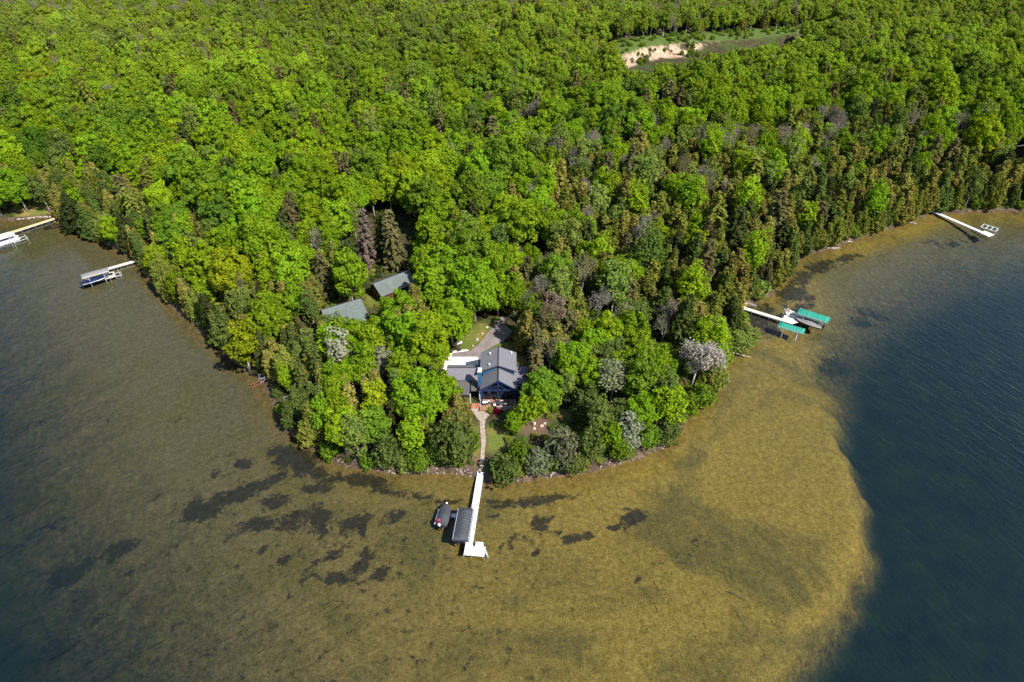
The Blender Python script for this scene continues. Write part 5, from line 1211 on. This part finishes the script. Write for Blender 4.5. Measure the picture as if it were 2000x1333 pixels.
def clear_of(x, y, r, f=.62):
    i, j = int(x//CELL), int(y//CELL)
    for a in range(i-2, i+3):
        for b in range(j-2, j+3):
            for (u, v, s) in HASH.get((a, b), ()):
                if (x-u)**2 + (y-v)**2 < (f*(r+s))**2: return False
    return True
def claim(x, y, r): HASH.setdefault((int(x//CELL), int(y//CELL)), []).append((x, y, r))
TREES = []     # dicts
for kind, px, py, h, R, tn, lab in HERO:
    x, y, z = GT(px, py); d = float(shore_d(x, y)[0])
    TREES.append(dict(kind=kind, x=x, y=y, z=max(z, .1), h=h, R=R, tint=tn, label=lab, zone=zone_of(px, py, d), hero=True)); claim(x, y, R)
# a row of trees standing right at the water along the two side shores
for (a, b), (pa, pb) in zip(zip(SHORE[:-1], SHORE[1:]), zip(SHORE_PX[:-1], SHORE_PX[1:])):
    left = pa[0] < 590 and pa[1] < 850 and pa[0] > 100; right = pa[0] > 1480
    if not (left or right): continue
    L = math.dist(a, b); n = max(1, int(L/2.6))
    for k in range(n):
        t = (k + random.uniform(.2, .8))/n; o = random.uniform(.9, 2.2)
        x, y = a[0] + (b[0]-a[0])*t - (b[1]-a[1])/L*o, a[1] + (b[1]-a[1])*t + (b[0]-a[0])/L*o
        kind = pick([('cedar_tree', .6), ('poplar_tree', .2), ('willow_shrub', .12), ('maple_tree', .08)] if left else [('cedar_tree', .82), ('poplar_tree', .08), ('willow_shrub', .10)])
        r0, h0 = R0[kind]; s = random.uniform(.7, 1.05); R, h = r0*s, h0*s*random.uniform(.85, 1.0); z = tz(x, y); px, py = P(x, y, z)
        if not clear_of(x, y, R, .45) or blocks(x, y, z, h, R): continue
        claim(x, y, R); d = float(shore_d(x, y)[0]); zn = zone_of(px, py, d)
        TREES.append(dict(kind=kind, x=x, y=y, z=z, h=h, R=R, tint=tint_for(kind, zn, x, y, py), label=None, zone=zn, hero=False))
cand = []
for x in np.arange(-440, 440, 2.7):
    for y in np.arange(66, 560, 2.7):
        cand.append((x + random.uniform(-1.3, 1.3), y + random.uniform(-1.3, 1.3)))
cx = np.array(cand); cd = shore_d(cx[:, 0], cx[:, 1]); cz = land_z(cx[:, 0], cx[:, 1], np.maximum(cd, 0)); cpx, cpy = P(cx[:, 0], cx[:, 1], cz)
order = [i for i in np.nonzero((cd > .9) & (cpx > -170) & (cpx < 2170) & (cpy > -150))[0]]
random.shuffle(order)
for i in order:
    x, y = cx[i]; d, z, px, py = cd[i], cz[i], cpx[i], cpy[i]
    if y < 175 and any(inpoly(q, x, y) for q in NOGO): continue
    if inpoly(MEADOW, x, y): continue
    if 40 < x < 128 and -10 < y - bank_y(x) < 2 and (x < 84 or y - bank_y(x) > -2.5): continue
    zn = zone_of(px, py, d); kind = pick(MIXES[zn])
    if zn == 'woods' and py < 60 and abs(py - 28 - 14*math.sin(px/160)) < 9 and random.random() < .6: kind = 'bare_tree'
    if d < 2.2 and kind in ('maple_tree', 'hemlock_tree'): kind = 'cedar_tree' if random.random() < .6 else 'willow_shrub'
    r0, h0 = R0[kind]
    s = random.choice((random.uniform(.60, .95), random.uniform(.8, 1.2), random.uniform(.95, 1.3))) if kind == 'maple_tree' else random.uniform(.72, 1.2)
    if zn in ('front_left', 'front_right', 'left_shore') : s *= .82
    if kind == 'cedar_tree' and zn == 'right_shore': s *= .98
    s *= 1 - .34*float(sm(200, 400, y))
    h = h0*s*random.uniform(.92, 1.12); R = r0*s*random.uniform(.92, 1.1)
    if kind == 'cedar_tree': h *= random.uniform(.70, .98); R *= 1.12
    if not clear_of(x, y, R, .60 if kind == 'maple_tree' else .50 if kind == 'cedar_tree' else .56): continue
    if blocks(x, y, z, h, R): continue
    claim(x, y, R)
    TREES.append(dict(kind=kind, x=float(x), y=float(y), z=float(z), h=h, R=R, tint=tint_for(kind, zn, x, y, py), label=None, zone=zn, hero=False))
# low shrubs along the bank
for a, b in zip(SHORE[:-1], SHORE[1:]):
    L = math.dist(a, b); n = int(L/1.9)
    for k in range(n):
        t = (k + random.random())/n; x, y = a[0] + (b[0]-a[0])*t, a[1] + (b[1]-a[1])*t
        nx, ny = -(b[1]-a[1])/L, (b[0]-a[0])/L; o = random.uniform(.45, 1.7); x += nx*o; y += ny*o
        d = float(shore_d(x, y)[0]); px, py = P(x, y, .6)
        if d < .35 or random.random() < .15: continue
        s = random.uniform(.6, 1.15); R, h = 1.5*s, 2.7*s
        if not clear_of(x, y, R*.7, .6) or blocks(x, y, .5, h, R) or any(inpoly(q, x, y) for q in NOGO): continue
        claim(x, y, R*.6)
        TREES.append(dict(kind='shore_shrub', x=x, y=y, z=tz(x, y), h=h, R=R, tint=random.choice(['mid', 'sage', 'pale', 'fresh', 'olive']), label=None, zone=zone_of(px, py, d), hero=False))

# ---- nearest ones become objects, the rest one wood
LIMIT = {'maple_tree': 270, 'cedar_tree': 270, 'poplar_tree': 150, 'bare_tree': 60, 'hemlock_tree': 60, 'spruce_tree': 40, 'willow_shrub': 70, 'shore_shrub': 90, 'young_maple': 10, 'pine_tree': 5, 'blossom_tree': 5}
TREES.sort(key=lambda t: (not t['hero'], t['y']*CP + (CAMH - t['z'])*SP))
ind, far, cnt = [], [], {}
for t in TREES:
    px, py = P(t['x'], t['y'], t['z'] + t['h']*.7); k = t['kind']
    if t['hero'] or (cnt.get(k, 0) < LIMIT[k] and -20 < px < 2020 and t['y'] < 262): ind.append(t); cnt[k] = cnt.get(k, 0) + 1
    else: far.append(t)
print('TREES', len(TREES), 'individual', len(ind), cnt)
ZONE = {  # phrase, landmark words, landmark point
 'front_left': ('left of the stone path', 'the white dock', (-5.6, 82)), 'front_right': ('right of the stone path', 'the white dock', (-5.6, 82)),
 'left_shore': ('along the left shore', 'the grey-canopied dock', G(270, 508)), 'right_shore': ('along the right shore', 'the green boat canopies', (66, 127)),
 'house': ('around the dark-roofed house', 'the blue chimney', (-6.2, 100.5)), 'cabins': ('around the two grey-roofed cabins', 'the brown cabin', (-28, 136)),
 'woods': ('in the woods behind the cabins', None, None), 'right_woods': ('in the mixed right-hand woods', 'the driveway', (-1, 120)),
}
by = {}
for t in ind:
    if not t['label']: by.setdefault((t['kind'], t['tint'], t['zone']), []).append(t)
ORD = ['nearest', 'second from', 'third from', 'fourth from', 'fifth from', 'sixth from', 'seventh from', 'eighth from']
for (k, tn, zn), lst in by.items():
    ph, lm, pt = ZONE[zn]; base = f"{TINT[tn][1]} {WORD[k][1]} {ph}"
    grp = f"{TINT[tn][1]} {WORD[k][1]}s {ph}"
    if lm and len(lst) <= 8:
        lst.sort(key=lambda t: math.dist(pt, (t['x'], t['y'])))
        for o, t in zip(ORD, lst): t['label'] = base if len(lst) == 1 else f"{base}, {o} {lm}"; t['group'] = grp
    else:
        for t in lst: t['label'] = base; t['group'] = grp
for t in ind:
    k = t['kind']; vi = random.randrange(len(IND[k])); r0, h0 = PROTO[k][vi][4], PROTO[k][vi][5]
    root = empty(k, (t['x'], t['y'], t['z'] - .05), random.uniform(0, 2*PI)); root.scale = (t['R']/r0, t['R']/r0, t['h']/h0)
    root.rotation_euler = (random.gauss(0, .03), random.gauss(0, .03), root.rotation_euler[2])
    tag(root, t['label'], CATEG[k], t.get('group'))
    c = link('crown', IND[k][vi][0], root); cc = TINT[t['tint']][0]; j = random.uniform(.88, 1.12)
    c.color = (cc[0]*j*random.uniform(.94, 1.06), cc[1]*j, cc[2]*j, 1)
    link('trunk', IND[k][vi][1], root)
FK = [('maple_tree', 5), ('cedar_tree', 3), ('maple_tree', 0), ('maple_tree', 1), ('maple_tree', 2), ('maple_tree', 3), ('maple_tree', 4), ('poplar_tree', 0), ('poplar_tree', 1), ('cedar_tree', 0), ('cedar_tree', 1), ('cedar_tree', 2), ('hemlock_tree', 0), ('hemlock_tree', 1), ('spruce_tree', 0), ('bare_tree', 0), ('bare_tree', 1), ('willow_shrub', 0), ('shore_shrub', 0)]
fidx = {}
for n, (k, i) in enumerate(FK): fidx.setdefault(k, []).append(n)
pts, rot, scl, tn, idx = [], [], [], [], []
for t in far:
    n = random.choice(fidx[t['kind']]); k, i = FK[n]; r0, h0 = PROTO[k][i][4], PROTO[k][i][5]
    pts.append((t['x'], t['y'], t['z'] - .05)); rot.append(random.uniform(0, 6.28)); scl.append((t['R']/r0, t['R']/r0, t['h']/h0)); idx.append(n)
    cc = TINT[t['tint']][0]; j = random.uniform(.82, 1.15)*(1 + .15*float(wob(t['x'], t['y'], 38, 9))); q = .38*float(sm(190, 380, t['y'])); cc = tuple(a*(1-q) + b*q for a, b in zip(cc, (.235, .265, .045))); tn.append((cc[0]*j, cc[1]*j*random.uniform(.97, 1.03), cc[2]*j))  # far tints pale with distance: light haze put into the leaf colour
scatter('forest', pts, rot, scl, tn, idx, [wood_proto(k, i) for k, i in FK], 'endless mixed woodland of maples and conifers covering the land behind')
# low growth on the forest floor and rough meadow scrub
pts, rot, scl, tn, idx = [], [], [], [], []
rx = RNG.uniform(-175, 200, 26000); ry = RNG.uniform(78, 290, 26000); rd = shore_d(rx, ry); rz = land_z(rx, ry, np.maximum(rd, 0)); qx, qy = P(rx, ry, rz)
for x, y, d, z, px, py in zip(rx, ry, rd, rz, qx, qy):
    if d < .5 or px < -60 or px > 2060 or any(inpoly(q, x, y) for q in NOGO): continue
    if any(x0 < px < x1 and y0 < py < y1 and inpoly(q, px, py - 4) for q, (x0, x1, y0, y1) in zip(KEEP_PX, KB)): continue
    s = random.uniform(.2, .5); pts.append((x, y, z - .1)); rot.append(random.uniform(0, 6)); scl.append((s, s, s*.7)); idx.append(0)
    cc = TINT[random.choice(['deep', 'sage', 'dark', 'mid', 'olive'])][0]; tn.append(cc)
mx = RNG.uniform(40, 168, 1500); my = RNG.uniform(314, 392, 1500)
for x, y in zip(mx, my):
    if not inpoly(MEADOW, x, y) or y - bank_y(x) < 1.0 or (y - bank_y(x) < 13 and random.random() < .6): continue
    s = random.uniform(.3, .75); pts.append((x, y, tz(x, y) - .1)); rot.append(random.uniform(0, 6)); scl.append((s, s, s*random.uniform(.6, 1.1))); idx.append(0)
    tn.append(TINT[random.choice(['fresh', 'dull', 'pale', 'mid'])][0])
for _ in range(45):
    x = random.choice((random.uniform(46, 120), random.gauss(84, 3), random.gauss(60, 2))); y = bank_y(x) - random.uniform(.5, 11); s = random.uniform(.15, .7)
    pts.append((x, y, tz(x, y) - .1)); rot.append(0); scl.append((s, s, s)); idx.append(0); tn.append(TINT[random.choice(['dull', 'pale', 'mid'])][0])
scatter('undergrowth', pts, rot, scl, tn, idx, [wood_proto('shore_shrub', 1)], 'low green undergrowth on the forest floor and meadow')
